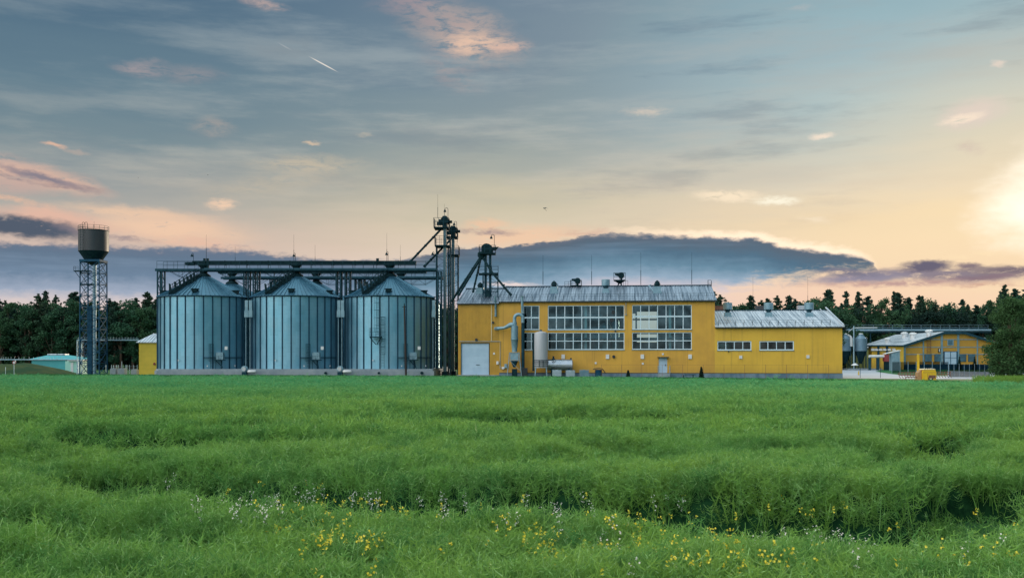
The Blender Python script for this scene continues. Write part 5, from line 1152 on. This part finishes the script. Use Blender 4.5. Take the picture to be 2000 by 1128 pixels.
# mesh fence around the plot
t = thing('mesh_fence', at(1840, 736, 135), 'blue green wire mesh fence in front of the barn plinth', 'fence')
Y = 136; xa, xb = AX(1853, Y), AX(1933, Y); h = 1.72; g = MB(); n = int((xb-xa)/.07)
for i in range(n+1): x = xa+(xb-xa)*i/n; g.add([(x-.024, Y, 0), (x+.024, Y, 0), (x+.024, Y, h), (x-.024, Y, h)], [(0, 1, 2, 3), (3, 2, 1, 0)])
for i in range(13): z = .05+i*(h-.07)/12; g.add([(xa, Y-.004, z-.009), (xb, Y-.004, z-.009), (xb, Y-.004, z+.009), (xa, Y-.004, z+.009)], [(0, 1, 2, 3), (3, 2, 1, 0)])
g.build('mesh_panel', m_fence, t, True, False)
Y2 = 168; xc_ = AX(1742, Y2); g = MB(); n = int((AX(1852, Y2)-xc_)/.09)
for i in range(n+1): x = xc_+(AX(1852, Y2)-xc_)*i/n; g.add([(x-.028, Y2, 0), (x+.028, Y2, 0), (x+.028, Y2, 1.9), (x-.028, Y2, 1.9)], [(0, 1, 2, 3), (3, 2, 1, 0)])
for i in range(11): z = .05+i*.18; g.add([(xc_, Y2-.004, z-.011), (AX(1852, Y2), Y2-.004, z-.011), (AX(1852, Y2), Y2-.004, z+.011), (xc_, Y2-.004, z+.011)], [(0, 1, 2, 3), (3, 2, 1, 0)])
g.build('mesh_panel', m_fence, t, True, False)
for i in range(9): g = MB(); x = xa+(xb-xa)*i/8; g.box(x-.03, x+.03, Y-.03, Y+.03, 0, h+.05); g.build('post', m_steelL, t, True, False)
for i in range(8): g = MB(); x = xc_+(AX(1852, Y2)-xc_)*i/7; g.box(x-.04, x+.04, Y2-.04, Y2+.04, 0, 1.95); g.build('post', m_steelL, t, True, False)
# slim posts by the road
for px, lab in ((1680, 'thin dark post at the roadside nearer the annex corner'), (1719.5, 'thin dark post at the tip of the grass island')):
    g = MB(); g.bar((0, 0, 0), (0, 0, 1.4), .03); o = g.build('marker_post', m_dark); o.location = (AX(px, 130), 130, 0); tag(o, lab, 'post')
g = MB(); g.tube([(0, 0, 0), (0, 0, .62)], [.1, .07], 8); o = g.build('marker_post', m_yelm); o.location = (AX(1677, 150), 150, .004); tag(o, 'small yellow bollard on the pale road', 'bollard')
# yellow compressor trailer, lifting mast
Y = 114.5; zg = -.0; t = thing('compressor_trailer', (AX(1808, Y), Y, 0), 'yellow compressor trailer with a cream lid parked at the field edge', 'trailer')
xa, xb = AX(1798, Y), AX(1824, Y); z0, z1 = AZ(741, Y)-.25, AZ(719.5, Y); zm = z0+(z1-z0)*.72
g = MB(); g.prism([(xa, z0+.2), (xa-.02, zm), (xa+.12, z1-.1), (xb-.12, z1-.1), (xb+.02, zm), (xb, z0+.2)], Y-.6, Y+.6); g.build('body', m_yelm, t, True, False)
g = MB(); g.prism([(xa+.02, z1-.098), (xa+.15, z1), (xb-.2, z1), (xb-.02, z1-.098)], Y-.64, Y+.64); g.build('lid', m_cream, t, True, False)
g = MB(); g.box(AX(1809.5, Y), AX(1822.5, Y), Y-.63, Y-.602, AZ(738, Y), AZ(732, Y)); g.build('rust_panel', m_rust, t, True, False)
g = MB(); g.box(xa+.55, xa+.58, Y-.615, Y-.602, z0+.25, zm-.1); g.box(xa+.02, xb-.02, Y-.612, Y-.603, zm-.015, zm+.015); g.build('door_seam', m_rust, t, True, False)
g = MB(); g.prism([(xa-.45, z0+.15), (xa-.42, zm-.05), (xa-.05, z1-.12), (xa-.05, z0+.15)], Y-.35, Y+.5); g.build('front_hood', mat('faded_orange', (.45, .27, .12), (.38, .2, .1), 2, .7), t, True, False)
for dy in (-.62, .5):
    g = MB(); g.tube([(xa+.9, Y+dy, .28), (xa+.9, Y+dy+.14, .28)], .29, 18); w_ = g.build('wheel', m_black, t, True); g = MB(); g.tube([(xa+.9, Y+dy-.01, .28), (xa+.9, Y+dy+.15, .28)], .14, 12); g.build('rim', m_cream, w_, True)
g = MB(); g.tube([(xa-.3, Y, .4), (xa-1.7, Y, .42), (xa-1.8, Y, .1)], .05, 6); g.build('drawbar', m_rust, t, True)
t = thing('yellow_mast', (AX(1793, 115.2), 115.2, 0), 'plain yellow square post standing beside the compressor trailer', 'post')
Y = 115.2; g = MB(); g.box(AX(1791.3, Y), AX(1794.8, Y), Y-.1, Y+.1, 0, AZ(691.5, Y)); g.build('shaft', m_yelm, t, True, False)
g = MB(); g.box(AX(1790.8, Y), AX(1795.3, Y), Y-.13, Y+.13, AZ(691.5, Y)+.001, AZ(691, Y)); g.build('cap', m_cream, t, True, False)
# rusty harrow
def harrow(px, n, lab, dz=0):
    Y = 116.5; t = thing('rusty_harrow', (AX(px, Y), Y, 0), lab, 'harrow', 0, 'rusty harrows at the field edge')
    g = MB()
    for z in (.45, .75): g.bar((0, 0, z+dz), (n*.33, 0, z+dz), .05)
    g.bar((0, .6, .5+dz), (n*.33, .6, .5+dz), .05); g.bar((0, 0, .75+dz), (0, .6, .5+dz), .04); g.bar((n*.33, 0, .75+dz), (n*.33, .6, .5+dz), .04); g.build('frame', m_rust, t, smooth=False)
    for i in range(n+1):
        q = MB(); x = i*.33; q.tube([(x, 0, .8+dz), (x-.12, -.1, .55+dz), (x-.10, -.12, .3+dz), (x+.05, -.15, .1+dz)], .035, 5); q.build('tine', m_rust, t)
harrow(1757, 7, 'long rusty harrow between the road and the compressor trailer', .15); harrow(1829, 5, 'shorter rusty harrow beyond the compressor trailer', .2)

# ------------------------------------------------------------------ trees
def pine(seed, h):
    rg = np.random.default_rng(seed); cs = []; sp_ = []; br = MB()
    z = h*.26
    while z < h*.985:
        f = max(0, (z-h*.26)/(h*.74)); n = rg.integers(3, 6); rad = (3.0*(1-f)**.8+.28)*(.45+.9*rg.random())
        if f > .72: rad *= .8
        a0 = rg.random()*TAU
        for k in range(n):
            a = a0+TAU*k/n+rg.normal()*.3; rr = rad*(.6+.6*rg.random()); zz = z+rg.normal()*.15
            for u in np.linspace(.3, 1, max(2, int(rr/.55))): cs.append((rr*u*math.cos(a)+rg.normal()*.12, rr*u*math.sin(a)+rg.normal()*.12, rg.normal()*.12+zz+.28*u*rr*(.4+.8*f))); sp_.append((.30+.50*(1-f))*(.7+.5*rg.random()))
            br.bar((0, 0, zz-.1), (rr*math.cos(a), rr*math.sin(a), zz+.28*rr*(.4+.8*f)), .035)
        z += (.36+.5*rg.random())*(1-.2*f)
    cs += [(0, 0, h), (.1, 0, h*.975)]; sp_ += [.2, .3]
    return leaves(cs, .19, 26, sp_, .35, seed), br
def broad(seed, h, w_, n=26, zlo=.12, dens=150, size=.2):
    rg = np.random.default_rng(seed); cs = []; sp_ = []
    for i in range(n):
        u = rg.random(); z = h*(zlo+(.97-zlo)*u); env = math.sin(PI*min(1, max(.08, (z/h*.86+.12))))**.6; a = rg.random()*TAU; r_ = w_*env*math.sqrt(rg.random())*.78
        cs.append((r_*math.cos(a), r_*math.sin(a), z)); sp_.append(w_*(.20+.22*rg.random()))
    return leaves(cs, size, dens, sp_, .25, seed+50), cs
def mktree(kind, seed, h, w_=3., m=None):
    t = bpy.data.objects.new(kind, None); col.objects.link(t)
    if kind == 'pine_tree':
        v, br = pine(seed, h); leafobj('crown', v, m or m_pine, t); br.tube([(0, 0, 0), (.1, 0, h*.5), (0, 0, h*.97)], [.24, .17, .03], 7); br.build('trunk', m_bark, t)
    else:
        v, cs = broad(seed, h, w_); leafobj('crown', v, m or m_leaf, t); g = MB(); g.tube([(0, 0, 0), (.1, .05, h*.45), (0, 0, h*.85)], [.25, .18, .04], 7)
        for c in cs[:9]: g.tube([(0.05, 0, max(1.5, c[2]*.45)), (c[0]*.6, c[1]*.6, c[2]*.8), c], [.09, .05, .02], 5)
        g.build('trunk', m_bark, t)
    return t
PT = [mktree('pine_tree', 11, 15), mktree('pine_tree', 12, 16), mktree('pine_tree', 13, 14), mktree('pine_tree', 14, 15.5)]
BT = [mktree('broadleaf_tree', 21, 13, 3.4), mktree('broadleaf_tree', 22, 12.5, 3.8), mktree('broadleaf_tree', 23, 13.5, 3.1), mktree('broadleaf_tree', 24, 11.5, 3.6)]
used = set(); rt_ = random.Random(5)
def plant(proto, x, y, s_, sz, side_):
    if proto.name in used: o = dup(proto, (x, y, 0), None, rt_.random()*TAU, (s_, s_, sz))
    else: used.add(proto.name); o = proto; o.location = (x, y, 0); o.rotation_euler = (0, 0, rt_.random()*TAU); o.scale = (s_, s_, sz)
    pine_ = o.name.startswith('pine')
    lab = {('L', True): 'dark pine in the wood behind the water tower', ('L', False): 'dark broadleaf tree in the wood behind the water tower', ('R', True): 'dark pine in the wood behind the yellow annex and barn', ('R', False): 'dark green broadleaf tree in the wood behind the annex and barn',
           ('M', True): 'dark pine seen through the elevator towers', ('M', False): 'dark broadleaf tree seen through the elevator towers'}[(side_, pine_)]
    tag(o, lab, 'tree', {'L': 'trees of the wood behind the water tower', 'R': 'trees of the wood behind the annex and barn', 'M': 'trees seen through the elevator towers'}[side_])
def topz(px, Yt):      # skyline of the wood in the photo
    yy = np.interp(px, [-80, 0, 60, 120, 180, 240, 310, 860, 900, 1400, 1440, 1480, 1560, 1620, 1700, 1800, 1900, 1960, 2100], [592, 592, 589, 590, 594, 592, 592, 604, 612, 588, 594, 598, 590, 588, 590, 588, 586, 580, 574]); return CZ+(HY-yy)/K*Yt
for (a, b, sd) in ((-170, 318, 'L'), (850, 905, 'M'), (1385, 2110, 'R')):
    for row, (Yt, st) in enumerate(((214, 17), (222, 15), (231, 17))):
        px = a+rt_.random()*10
        while px < b:
            Yr = Yt+rt_.uniform(-3, 3)
            if not (row == 0 and 1640 < px < 1960):
                if row == 0 and sd == 'L' and px < 170: Yr += 0
                pn = rt_.random() < (.25 if row == 0 else .5 if row == 1 else .62); base = rt_.choice(PT if pn else BT)
                h0 = {PT[0]: 15, PT[1]: 16, PT[2]: 14, PT[3]: 15.5, BT[0]: 13, BT[1]: 12.5, BT[2]: 13.5, BT[3]: 11.5}[base]
                Yr2 = Yr+(34 if 1640 < px < 1990 else 0)
                H = topz(px, Yr2)*(rt_.uniform(.88, 1.16) if pn else rt_.uniform(.86, 1.05))
                plant(base, AX(px, Yr2), Yr2, rt_.uniform(.8, 1.45), H/h0, sd)
            px += st*rt_.uniform(.35, 1.65)
for o in PT+BT:
    if o.name not in used: o.location = (AX(1500, 240), 240, 0); plant(o, AX(1500, 240), 240, 1, 1, 'R')
# understorey: one dark mass of saplings and bushes that nobody could count
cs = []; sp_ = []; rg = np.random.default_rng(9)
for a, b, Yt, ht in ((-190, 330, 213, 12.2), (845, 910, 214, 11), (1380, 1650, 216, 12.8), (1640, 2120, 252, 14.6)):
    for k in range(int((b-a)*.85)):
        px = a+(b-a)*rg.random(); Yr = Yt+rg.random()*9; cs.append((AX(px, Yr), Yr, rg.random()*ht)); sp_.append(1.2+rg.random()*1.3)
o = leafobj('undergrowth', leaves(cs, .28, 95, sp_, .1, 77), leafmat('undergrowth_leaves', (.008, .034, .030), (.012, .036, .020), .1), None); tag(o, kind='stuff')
# big near tree at the right edge, plus its neighbour
def bigtree(x, y, h, w_, seed, lab, m=m_leafR, n=60, dens=230, size=.13, zlo=.03):
    t = thing('big_tree', (x, y, 0), lab, 'tree'); v, cs = broad(seed, h, w_, n, zlo, dens, size); leafobj('crown', v, m, t)
    g = MB(); g.tube([(0, 0, 0), (.15, .1, h*.4), (0, 0, h*.85)], [.32, .22, .05], 8)
    for c in cs[:16]: g.tube([(0.05, 0, max(.8, c[2]*.4)), (c[0]*.6, c[1]*.6, c[2]*.8), c], [.10, .06, .02], 5)
    g.build('trunk', m_bark, t)
bigtree(AX(1972, 131), 131, 10.4, 3.5, 61, 'large dense green tree at the edge of the photo beside the barn', n=75)
bigtree(AX(2018, 134), 134, 11.2, 3.4, 62, 'tall dark tree cut off by the edge of the photo, behind the large green one')
bigtree(AX(1958, 133), 133, 6.5, 2.6, 63, 'rounded lower green tree leaning over the barn corner', n=45)
for px, Y, lab in ((1873.5, 205, 'small dark conical shrub beside the barn door'), (1903.5, 205, 'small dark conical shrub under the last barn window')): conifer(px, Y, 2.7, .55, lab, int(px), 'cone shaped shrubs before the barn')

# ------------------------------------------------------------------ birds
def bird(px, py, Y, sp_, lab, rz=0):
    g = MB(); s_ = sp_
    # one closed body with swept wings
    g.tube([(-.5*s_, 0, .0), (-.36*s_, 0, .05*s_), (-.1*s_, 0, .06*s_), (.2*s_, 0, .02*s_), (.55*s_, 0, -.06*s_)], [.015*s_, .06*s_, .085*s_, .05*s_, .03*s_], 8)
    for k in (-1, 1):
        g.add([(-.2*s_, 0, .08*s_), (.12*s_, 0, .06*s_), (.10*s_, k*.45*s_, .24*s_), (-.12*s_, k*.45*s_, .26*s_), (.34*s_, k*1.0*s_, .18*s_), (-.2*s_, 0, .11*s_), (.12*s_, 0, .09*s_), (.10*s_, k*.45*s_, .27*s_), (-.12*s_, k*.45*s_, .29*s_), (.34*s_, k*1.0*s_, .20*s_)],
              [(0, 1, 2, 3), (3, 2, 4), (8, 7, 6, 5), (9, 7, 8), (0, 3, 8, 5), (1, 6, 7, 2), (3, 4, 9, 8), (2, 7, 9, 4), (0, 5, 6, 1)])
    g.add([(.5*s_, -.02*s_, -.06*s_), (.78*s_, -.12*s_, -.12*s_), (.78*s_, .12*s_, -.12*s_), (.5*s_, .02*s_, -.06*s_), (.5*s_, 0, -.03*s_), (.78*s_, 0, -.1*s_)], [(0, 1, 2, 3), (4, 1, 0), (4, 2, 5), (4, 5, 1), (3, 2, 4)])
    o = g.build('bird', m_black); o.location = at(px, py, Y); o.rotation_euler = (R(12), R(35), R(rz)); tag(o, lab, 'bird', 'birds flying in the evening sky'); return o
bird(1063.5, 407.5, 62, .24, 'dark bird with swept wings flying above the yellow building', -35)
bird(270, 347, 90, .09, 'tiny bird alone high above the first silo', 20); bird(371, 342, 90, .08, 'tiny bird nearer the lone one, of the pair over the silos', -20); bird(405.5, 341.5, 90, .11, 'tiny bird of the pair, farther from the lone one', 60)

# ------------------------------------------------------------------ the rapeseed crop
def trench(x, y, pts, w_, d):
    best = np.full(np.shape(x), 1e9)
    for (ax, ay), (bx, by) in zip(pts[:-1], pts[1:]):
        vx, vy = bx-ax, by-ay; t_ = np.clip(((x-ax)*vx+(y-ay)*vy)/(vx*vx+vy*vy), 0, 1); best = np.minimum(best, np.hypot(x-ax-t_*vx, y-ay-t_*vy))
    q = np.clip((1-best/w_)*2.6, 0, 1); return d*q*q*(3-2*q)
def canopy(x, y):
    xw = x+1.2*vn(x*.35+40, y*.35); yw = y+1.0*vn(x*.3, y*.3+9)
    z = .70+.16*vn(x*.12, y*.12)+.18*vn(x*.5+7, y*.7)+.22*vn(x*1.1+3, y*1.5+5)+.12*vn(x*3.1, y*3.1)
    z = np.where(y > 40, .55+(z-.55)*np.clip(1.2-y/160, .35, 1)-.42*np.clip((y-40)/40, 0, 1), z)
    z = z-.38*np.clip(vn(x*.10+11, y*.42+3)*2.4-.25, 0, 1)*np.clip((y-14)/10, 0, 1)      # sagging furrows across the field
    z = z-.42*np.clip(vn(x*.42+31, y*.50+17)*2.6-.15, 0, 1)*np.clip((y-17)/4, 0, 1)*np.clip((52-y)/15, 0, 1)
    z = z-trench(xw, yw, [(-4.8, 16.8), (-3.2, 16.2), (-1.0, 15.6), (1.5, 15.2), (3.4, 14.6), (4.6, 14.0)], 2.5, 1.0)-.22*np.clip((14.2-y)/2, 0, 1)*np.clip((y-9.5)/2, 0, 1)*np.exp(-((x-.8)/5.5)**2)
    z = z-trench(xw, yw, [(-8, 18.5), (-5, 17.0), (-3.2, 16.2)], 1.6, .4)
    z = z-trench(xw, yw, [(3.0, 13.0), (4.6, 13.2), (6.6, 15.2), (8.6, 18.0)], 1.2, .85)-trench(xw, yw, [(8.6, 18), (10.5, 21.0)], 1.0, .3)
    z = z-trench(xw, yw, [(4.2, 11.6), (5.6, 11.9), (7.4, 13.6), (10, 15.2)], .8, .6)
    z = z-trench(xw, yw, [(5.5, 18.5), (8, 20.5), (12, 27)], 1.2, .35)
    z = z-trench(xw, yw, [(-7.2, 14.2), (-5.4, 12.4), (-4.2, 11.4)], 1.0, .35)
    fm = np.clip(.45+vn(x*.16+5, y*.10)*2.6, 0, 1.2); z = z-trench(xw, yw, [(-30, 56), (0, 54), (30, 50)], 2.2, .45)*fm-fm*trench(xw, yw, [(-14, 27), (-4, 24.5), (0, 25.5), (6, 24.5), (16, 27)], 2.4, .4)
    z = z-fm*trench(xw, yw, [(-20, 35), (0, 33), (12, 35)], 2.2, .25)-trench(xw, yw, [(-60, 92), (0, 82), (30, 80), (50, 72)], 3., .55)
    z = z-trench(xw, yw, [(28, 52), (36, 60), (44, 62)], 2.4, .7)
    return z
rows = []; y = 4.0
while y < 152: rows.append(y); y *= 1.016 if y > 9 else 1.02
us = np.linspace(-.84, .84, 281); vs = []
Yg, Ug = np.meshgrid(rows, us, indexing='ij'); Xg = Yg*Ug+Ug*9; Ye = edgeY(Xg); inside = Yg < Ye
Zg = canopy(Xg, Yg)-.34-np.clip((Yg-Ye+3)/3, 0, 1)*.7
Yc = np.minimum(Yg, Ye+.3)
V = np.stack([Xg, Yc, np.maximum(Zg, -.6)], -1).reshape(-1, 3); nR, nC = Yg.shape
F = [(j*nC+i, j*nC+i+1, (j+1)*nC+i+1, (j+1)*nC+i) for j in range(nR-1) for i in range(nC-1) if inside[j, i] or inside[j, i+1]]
m_bed = mat('crop_bed', (.006, .030, .012), (.014, .055, .018), 6, .95, spec=.05, bump=1., bscale=14)  # near-black green: shade between the plants is put into the bed colour
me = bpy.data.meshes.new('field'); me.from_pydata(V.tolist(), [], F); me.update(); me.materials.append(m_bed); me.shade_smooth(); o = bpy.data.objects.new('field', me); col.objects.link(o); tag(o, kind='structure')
def cropmat():
    def f(colr, V, b):
        gtc = nd('ShaderNodeNewGeometry'); n = NOISE(VM('MULTIPLY', gtc.outputs['Position'], (.10, .16, 0)), 1, 4, .6); n_ = NOISE(VM('MULTIPLY', gtc.outputs['Position'], (.9, 1.2, 0)), 1, 3, .6)
        oi = nd('ShaderNodeObjectInfo')
        c = MIX(SS(n.outputs[0], .35, .65), (.155, .345, .072, 1), (.225, .375, .060, 1))
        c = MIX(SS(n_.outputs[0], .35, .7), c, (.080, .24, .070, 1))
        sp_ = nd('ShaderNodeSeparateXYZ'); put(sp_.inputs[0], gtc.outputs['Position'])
        far = SS(sp_.outputs[1], 30, 110); c = MIX(M('MULTIPLY', far, .85), c, (.095, .41, .19, 1))       # bluer crop colour toward the factory
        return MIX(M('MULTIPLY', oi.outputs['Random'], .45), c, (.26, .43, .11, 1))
    return mat('rapeseed_pods', (.1, .2, .05), None, rough=.85, spec=.05, extra=f, trans=.35)
m_crop = cropmat(); m_pale = mat('pale_pods', (.30, .48, .16), (.24, .44, .14), 2, .6, trans=.3)
def strip(vs, fs, pts, wd, w0, w1=None):
    w1 = w0*.25 if w1 is None else w1; n = len(vs); m_ = len(pts)
    for i, p in enumerate(pts):
        q = w0+(w1-w0)*i/(m_-1); vs.append(p-wd*q); vs.append(p+wd*q)
    for i in range(m_-1): fs.append((n+2*i, n+2*i+1, n+2*i+3, n+2*i+2))
def tuft(seed, near):
    rg = np.random.default_rng(seed); vs = []; fs = []
    ns, R0 = (7, .20) if near else (9, .34)
    for s_ in range(ns):
        a = rg.random()*TAU; r_ = R0*math.sqrt(rg.random()); b = np.array([r_*math.cos(a), r_*math.sin(a), -.5]); lean = rg.normal(size=2)*.16
        h = .44+.14*rg.random(); top = np.array([b[0]+lean[0], b[1]+lean[1], h-.42])
        th = rg.random()*TAU; wd = np.array([math.cos(th), math.sin(th), 0])
        strip(vs, fs, [b, b*.4+top*.6+np.array([0, 0, .02]), top], wd, .006 if near else .012, .003)
        for k in range(24 if near else 9):
            u = .35+.65*rg.random(); p = b*(1-u)+top*u; d = rg.normal(size=3); d[2] = abs(d[2])*.5+.12; d /= np.linalg.norm(d); ln = (.05+.07*rg.random())*(1 if near else 2.0)
            wd = np.cross(d, rg.normal(size=3)); wd /= np.linalg.norm(wd)
            q = p+d*ln*.55; e = q+(d+np.array([0, 0, .5]))*ln*.42
            strip(vs, fs, [p, q, e], wd, .0042 if near else .012, .002 if near else .004)
    me = bpy.data.meshes.new('pod_tuft'); me.from_pydata([tuple(v) for v in vs], [], fs); me.update(); me.materials.append(m_crop); me.materials.append(m_pale)
    me.polygons.foreach_set('material_index', [1 if rg.random() < .10 else 0 for _ in fs])
    return bpy.data.objects.new('pod_tuft', me)
def scatter(name, protos, P, rot, scl, label=None):
    cl = bpy.data.collections.new(name+'_kinds')
    for p in protos: cl.objects.link(p)
    me = bpy.data.meshes.new(name); me.vertices.add(len(P)); me.vertices.foreach_set('co', P.astype(np.float32).ravel())
    for nm, arr in (('rot', rot), ('scl', scl)):
        at_ = me.attributes.new(nm, 'FLOAT_VECTOR', 'POINT'); at_.data.foreach_set('vector', arr.astype(np.float32).ravel())
    me.update(); o = bpy.data.objects.new(name, me); col.objects.link(o); tag(o, kind='stuff')
    ng = bpy.data.node_groups.new(name, 'GeometryNodeTree'); ng.interface.new_socket('Geometry', in_out='INPUT', socket_type='NodeSocketGeometry'); ng.interface.new_socket('Geometry', in_out='OUTPUT', socket_type='NodeSocketGeometry')
    N = ng.nodes; Lk = ng.links; gi = N.new('NodeGroupInput'); go = N.new('NodeGroupOutput'); ip = N.new('GeometryNodeInstanceOnPoints'); ci = N.new('GeometryNodeCollectionInfo'); ci.inputs['Collection'].default_value = cl
    ci.inputs['Separate Children'].default_value = True; ci.inputs['Reset Children'].default_value = True; ip.inputs['Pick Instance'].default_value = True
    ra = N.new('GeometryNodeInputNamedAttribute'); ra.data_type = 'FLOAT_VECTOR'; ra.inputs['Name'].default_value = 'rot'; sa_ = N.new('GeometryNodeInputNamedAttribute'); sa_.data_type = 'FLOAT_VECTOR'; sa_.inputs['Name'].default_value = 'scl'
    Lk.new(gi.outputs[0], ip.inputs['Points']); Lk.new(ci.outputs[0], ip.inputs['Instance']); Lk.new(ra.outputs['Attribute'], ip.inputs['Rotation']); Lk.new(sa_.outputs['Attribute'], ip.inputs['Scale']); Lk.new(ip.outputs[0], go.inputs[0])
    md = o.modifiers.new('scatter', 'NODES'); md.node_group = ng; return o
def points(y0, y1, dens, sxy, sz, jit=.12, mu=.60):
    A = mu*(y1*y1-y0*y0)+14*(y1-y0); n = int(A*dens); yy = np.sqrt(rng.random(n)*(y1*y1-y0*y0)+y0*y0); xx = (rng.random(n)*2-1)*(mu*yy+7)
    zc__ = canopy(xx, yy); k = (yy < edgeY(xx)-.2) & ((zc__ > .30) | (rng.random(n) < .22) | (yy > 40)); xx, yy = xx[k], yy[k]; n = len(xx)
    P = np.stack([xx, yy, canopy(xx, yy)-.12+rng.normal(size=n)*.045], 1)
    rot = np.stack([rng.normal(size=n)*jit, rng.normal(size=n)*jit, rng.random(n)*TAU], 1); s_ = .8+.45*rng.random(n)
    return P, rot, np.stack([s_*sxy, s_*sxy, s_*sz], 1)
def cat(*ps): return [np.concatenate(a) for a in zip(*ps)]
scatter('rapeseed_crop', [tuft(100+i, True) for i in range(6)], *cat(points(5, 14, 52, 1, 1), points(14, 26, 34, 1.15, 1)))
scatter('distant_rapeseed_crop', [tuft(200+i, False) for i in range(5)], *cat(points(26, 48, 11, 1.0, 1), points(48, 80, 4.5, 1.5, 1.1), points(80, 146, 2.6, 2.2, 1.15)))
# flowering plants scattered in the crop
m_stalk = mat('flower_stalk', (.10, .22, .06), None, rough=.7); m_pet = mat('yellow_petals', (.88, .76, .08), (.80, .62, .05), 30, .6, trans=.3); m_petw = mat('white_petals', (.80, .76, .68), None, rough=.6, trans=.3)
def flower(name, m, seed, white):
    rg = np.random.default_rng(seed); t = bpy.data.objects.new(name, None); col.objects.link(t); vs = []; fs = []; hs = []
    for k in range(3 if white else 2):
        top = np.array([rg.normal()*.045, rg.normal()*.045, .0-.07*k]); strip(vs, fs, [np.array([0, 0, -.55]), np.array([0, 0, -.2]), top], np.array([1, 0, 0]), .005, .003); hs.append(top)
    g = MB(); g.add(vs, fs); g.build('stalk', m_stalk, t, smooth=False)
    vs = []; fs = []
    for hpt in hs:
        for i in range(5 if not white else 5):
            c = hpt+rg.normal(size=3)*np.array([.016, .016, .022]); a = rg.normal(size=3); a /= np.linalg.norm(a); b = np.cross(a, rg.normal(size=3)); b /= np.linalg.norm(b); q = .0105 if not white else .0085
            n = len(vs); vs += [c-a*q-b*q, c+a*q-b*q, c+a*q+b*q, c-a*q+b*q]; fs.append((n, n+1, n+2, n+3))
    g = MB(); g.add(vs, fs); g.build('blossom', m, t, smooth=False); return t
YF = [flower('yellow_wildflower', m_pet, 300+i, False) for i in range(3)]; WF = [flower('white_wildflower', m_petw, 320+i, True) for i in range(3)]
usedf = set()
def plantf(kinds, px, py, lift=.05):
    d = (CZ-.68)*K/(py-HY)
    for _ in range(3): x = AX(px, d); z = float(canopy(np.array(x), np.array(d)))+lift; z = max(z, .35); d = (CZ-z)*K/(py-HY)
    x = AX(px, d); p = rt_.choice(kinds); loc = (x, d, z+.02)
    if p.name in usedf: o = dup(p, loc, None, rt_.random()*TAU)
    else: usedf.add(p.name); o = p; o.location = loc
    if kinds is YF: tag(o, 'small yellow blossom on a thin stalk in the green crop', 'flower', 'yellow wildflowers in the crop')
    else: tag(o, 'small white blossom on a thin stalk in the green crop', 'flower', 'white wildflowers in the crop')
yc = [(1245, 1035, 40, 22, 20), (630, 1020, 60, 40, 34), (700, 1052, 30, 12, 10), (1400, 1050, 60, 35, 0), (1380, 1075, 90, 16, 22), (1420, 1050, 50, 25, 16), (1010, 1030, 60, 28, 26), (1100, 1060, 60, 18, 14), (880, 1010, 120, 30, 12), (1550, 1060, 160, 30, 8), (1850, 1050, 120, 40, 12), (540, 985, 60, 20, 9), (1660, 990, 40, 10, 3), (1270, 960, 150, 30, 6), (1500, 985, 60, 20, 4), (700, 985, 60, 12, 8)]
for cx_, cy_, sx_, sy_, n in yc:
    for _ in range(n): plantf(YF, rt_.gauss(cx_, sx_*1.0), min(1118, max(940, rt_.gauss(cy_, sy_*1.0))))
wc = [(530, 980, 50, 12, 18), (430, 985, 30, 12, 7), (595, 955, 14, 10, 8), (720, 968, 22, 8, 9), (880, 985, 60, 14, 11), (1010, 992, 60, 14, 9), (1100, 1000, 40, 16, 6), (1190, 1040, 60, 25, 7), (1500, 1050, 30, 10, 4), (1680, 1055, 20, 18, 7), (1620, 1040, 20, 5, 4), (1290, 975, 30, 14, 5), (1870, 1060, 60, 15, 3), (330, 930, 12, 6, 3)]
for cx_, cy_, sx_, sy_, n in wc:
    for _ in range(n): plantf(WF, rt_.gauss(cx_, sx_*.9), min(1118, max(925, rt_.gauss(cy_, sy_*.9))), .09)
# rough grass with yellow bloom at the far corner of the field
def gtuft(seed, m, hgt):
    rg = np.random.default_rng(seed); vs = []; fs = []
    for k in range(26):
        a = rg.random()*TAU; r_ = .35*math.sqrt(rg.random()); b = np.array([r_*math.cos(a), r_*math.sin(a), 0]); th = rg.random()*TAU; strip(vs, fs, [b, b+np.array([rg.normal()*.1, rg.normal()*.1, hgt*(.6+.6*rg.random())])], np.array([math.cos(th), math.sin(th), 0]), .02, .005)
    me = bpy.data.meshes.new('grass_tuft'); me.from_pydata([tuple(v) for v in vs], [], fs); me.materials.append(m); return bpy.data.objects.new('grass_tuft', me)
m_vg = mat('verge_grass', (.045, .19, .06), (.07, .22, .06), 1, .8, spec=.1, trans=.3); m_vy = mat('yellow_verge_bloom', (.24, .36, .06), (.10, .26, .06), 1, .8, spec=.1, trans=.3)
n = 5200; xx = rng.random(n)*110-66; yy = edgeY(xx)+rng.random(n)**1.3*4.5; k = ~((xx > -8) & (xx < 42) & (yy > 127)); xx, yy = xx[k], yy[k]; n = len(xx)
scatter('verge_grass', [gtuft(400+i, m_vg, .3) for i in range(3)], np.stack([xx, yy, np.full(n, -.02)], 1), np.stack([xx*0, xx*0, rng.random(n)*TAU], 1), np.stack([.9+.5*rng.random(n)]*3, 1))
n = 900; yy = 102+rng.random(n)*12; xx = (1905-1000)/K*yy+rng.random(n)**.7*14; 
scatter('yellow_verge_bloom', [gtuft(410+i, m_vy, .5) for i in range(3)], np.stack([xx, yy, np.full(n, 0.)], 1), np.stack([xx*0, xx*0, rng.random(n)*TAU], 1), np.stack([.8+.6*rng.random(n)]*3, 1))
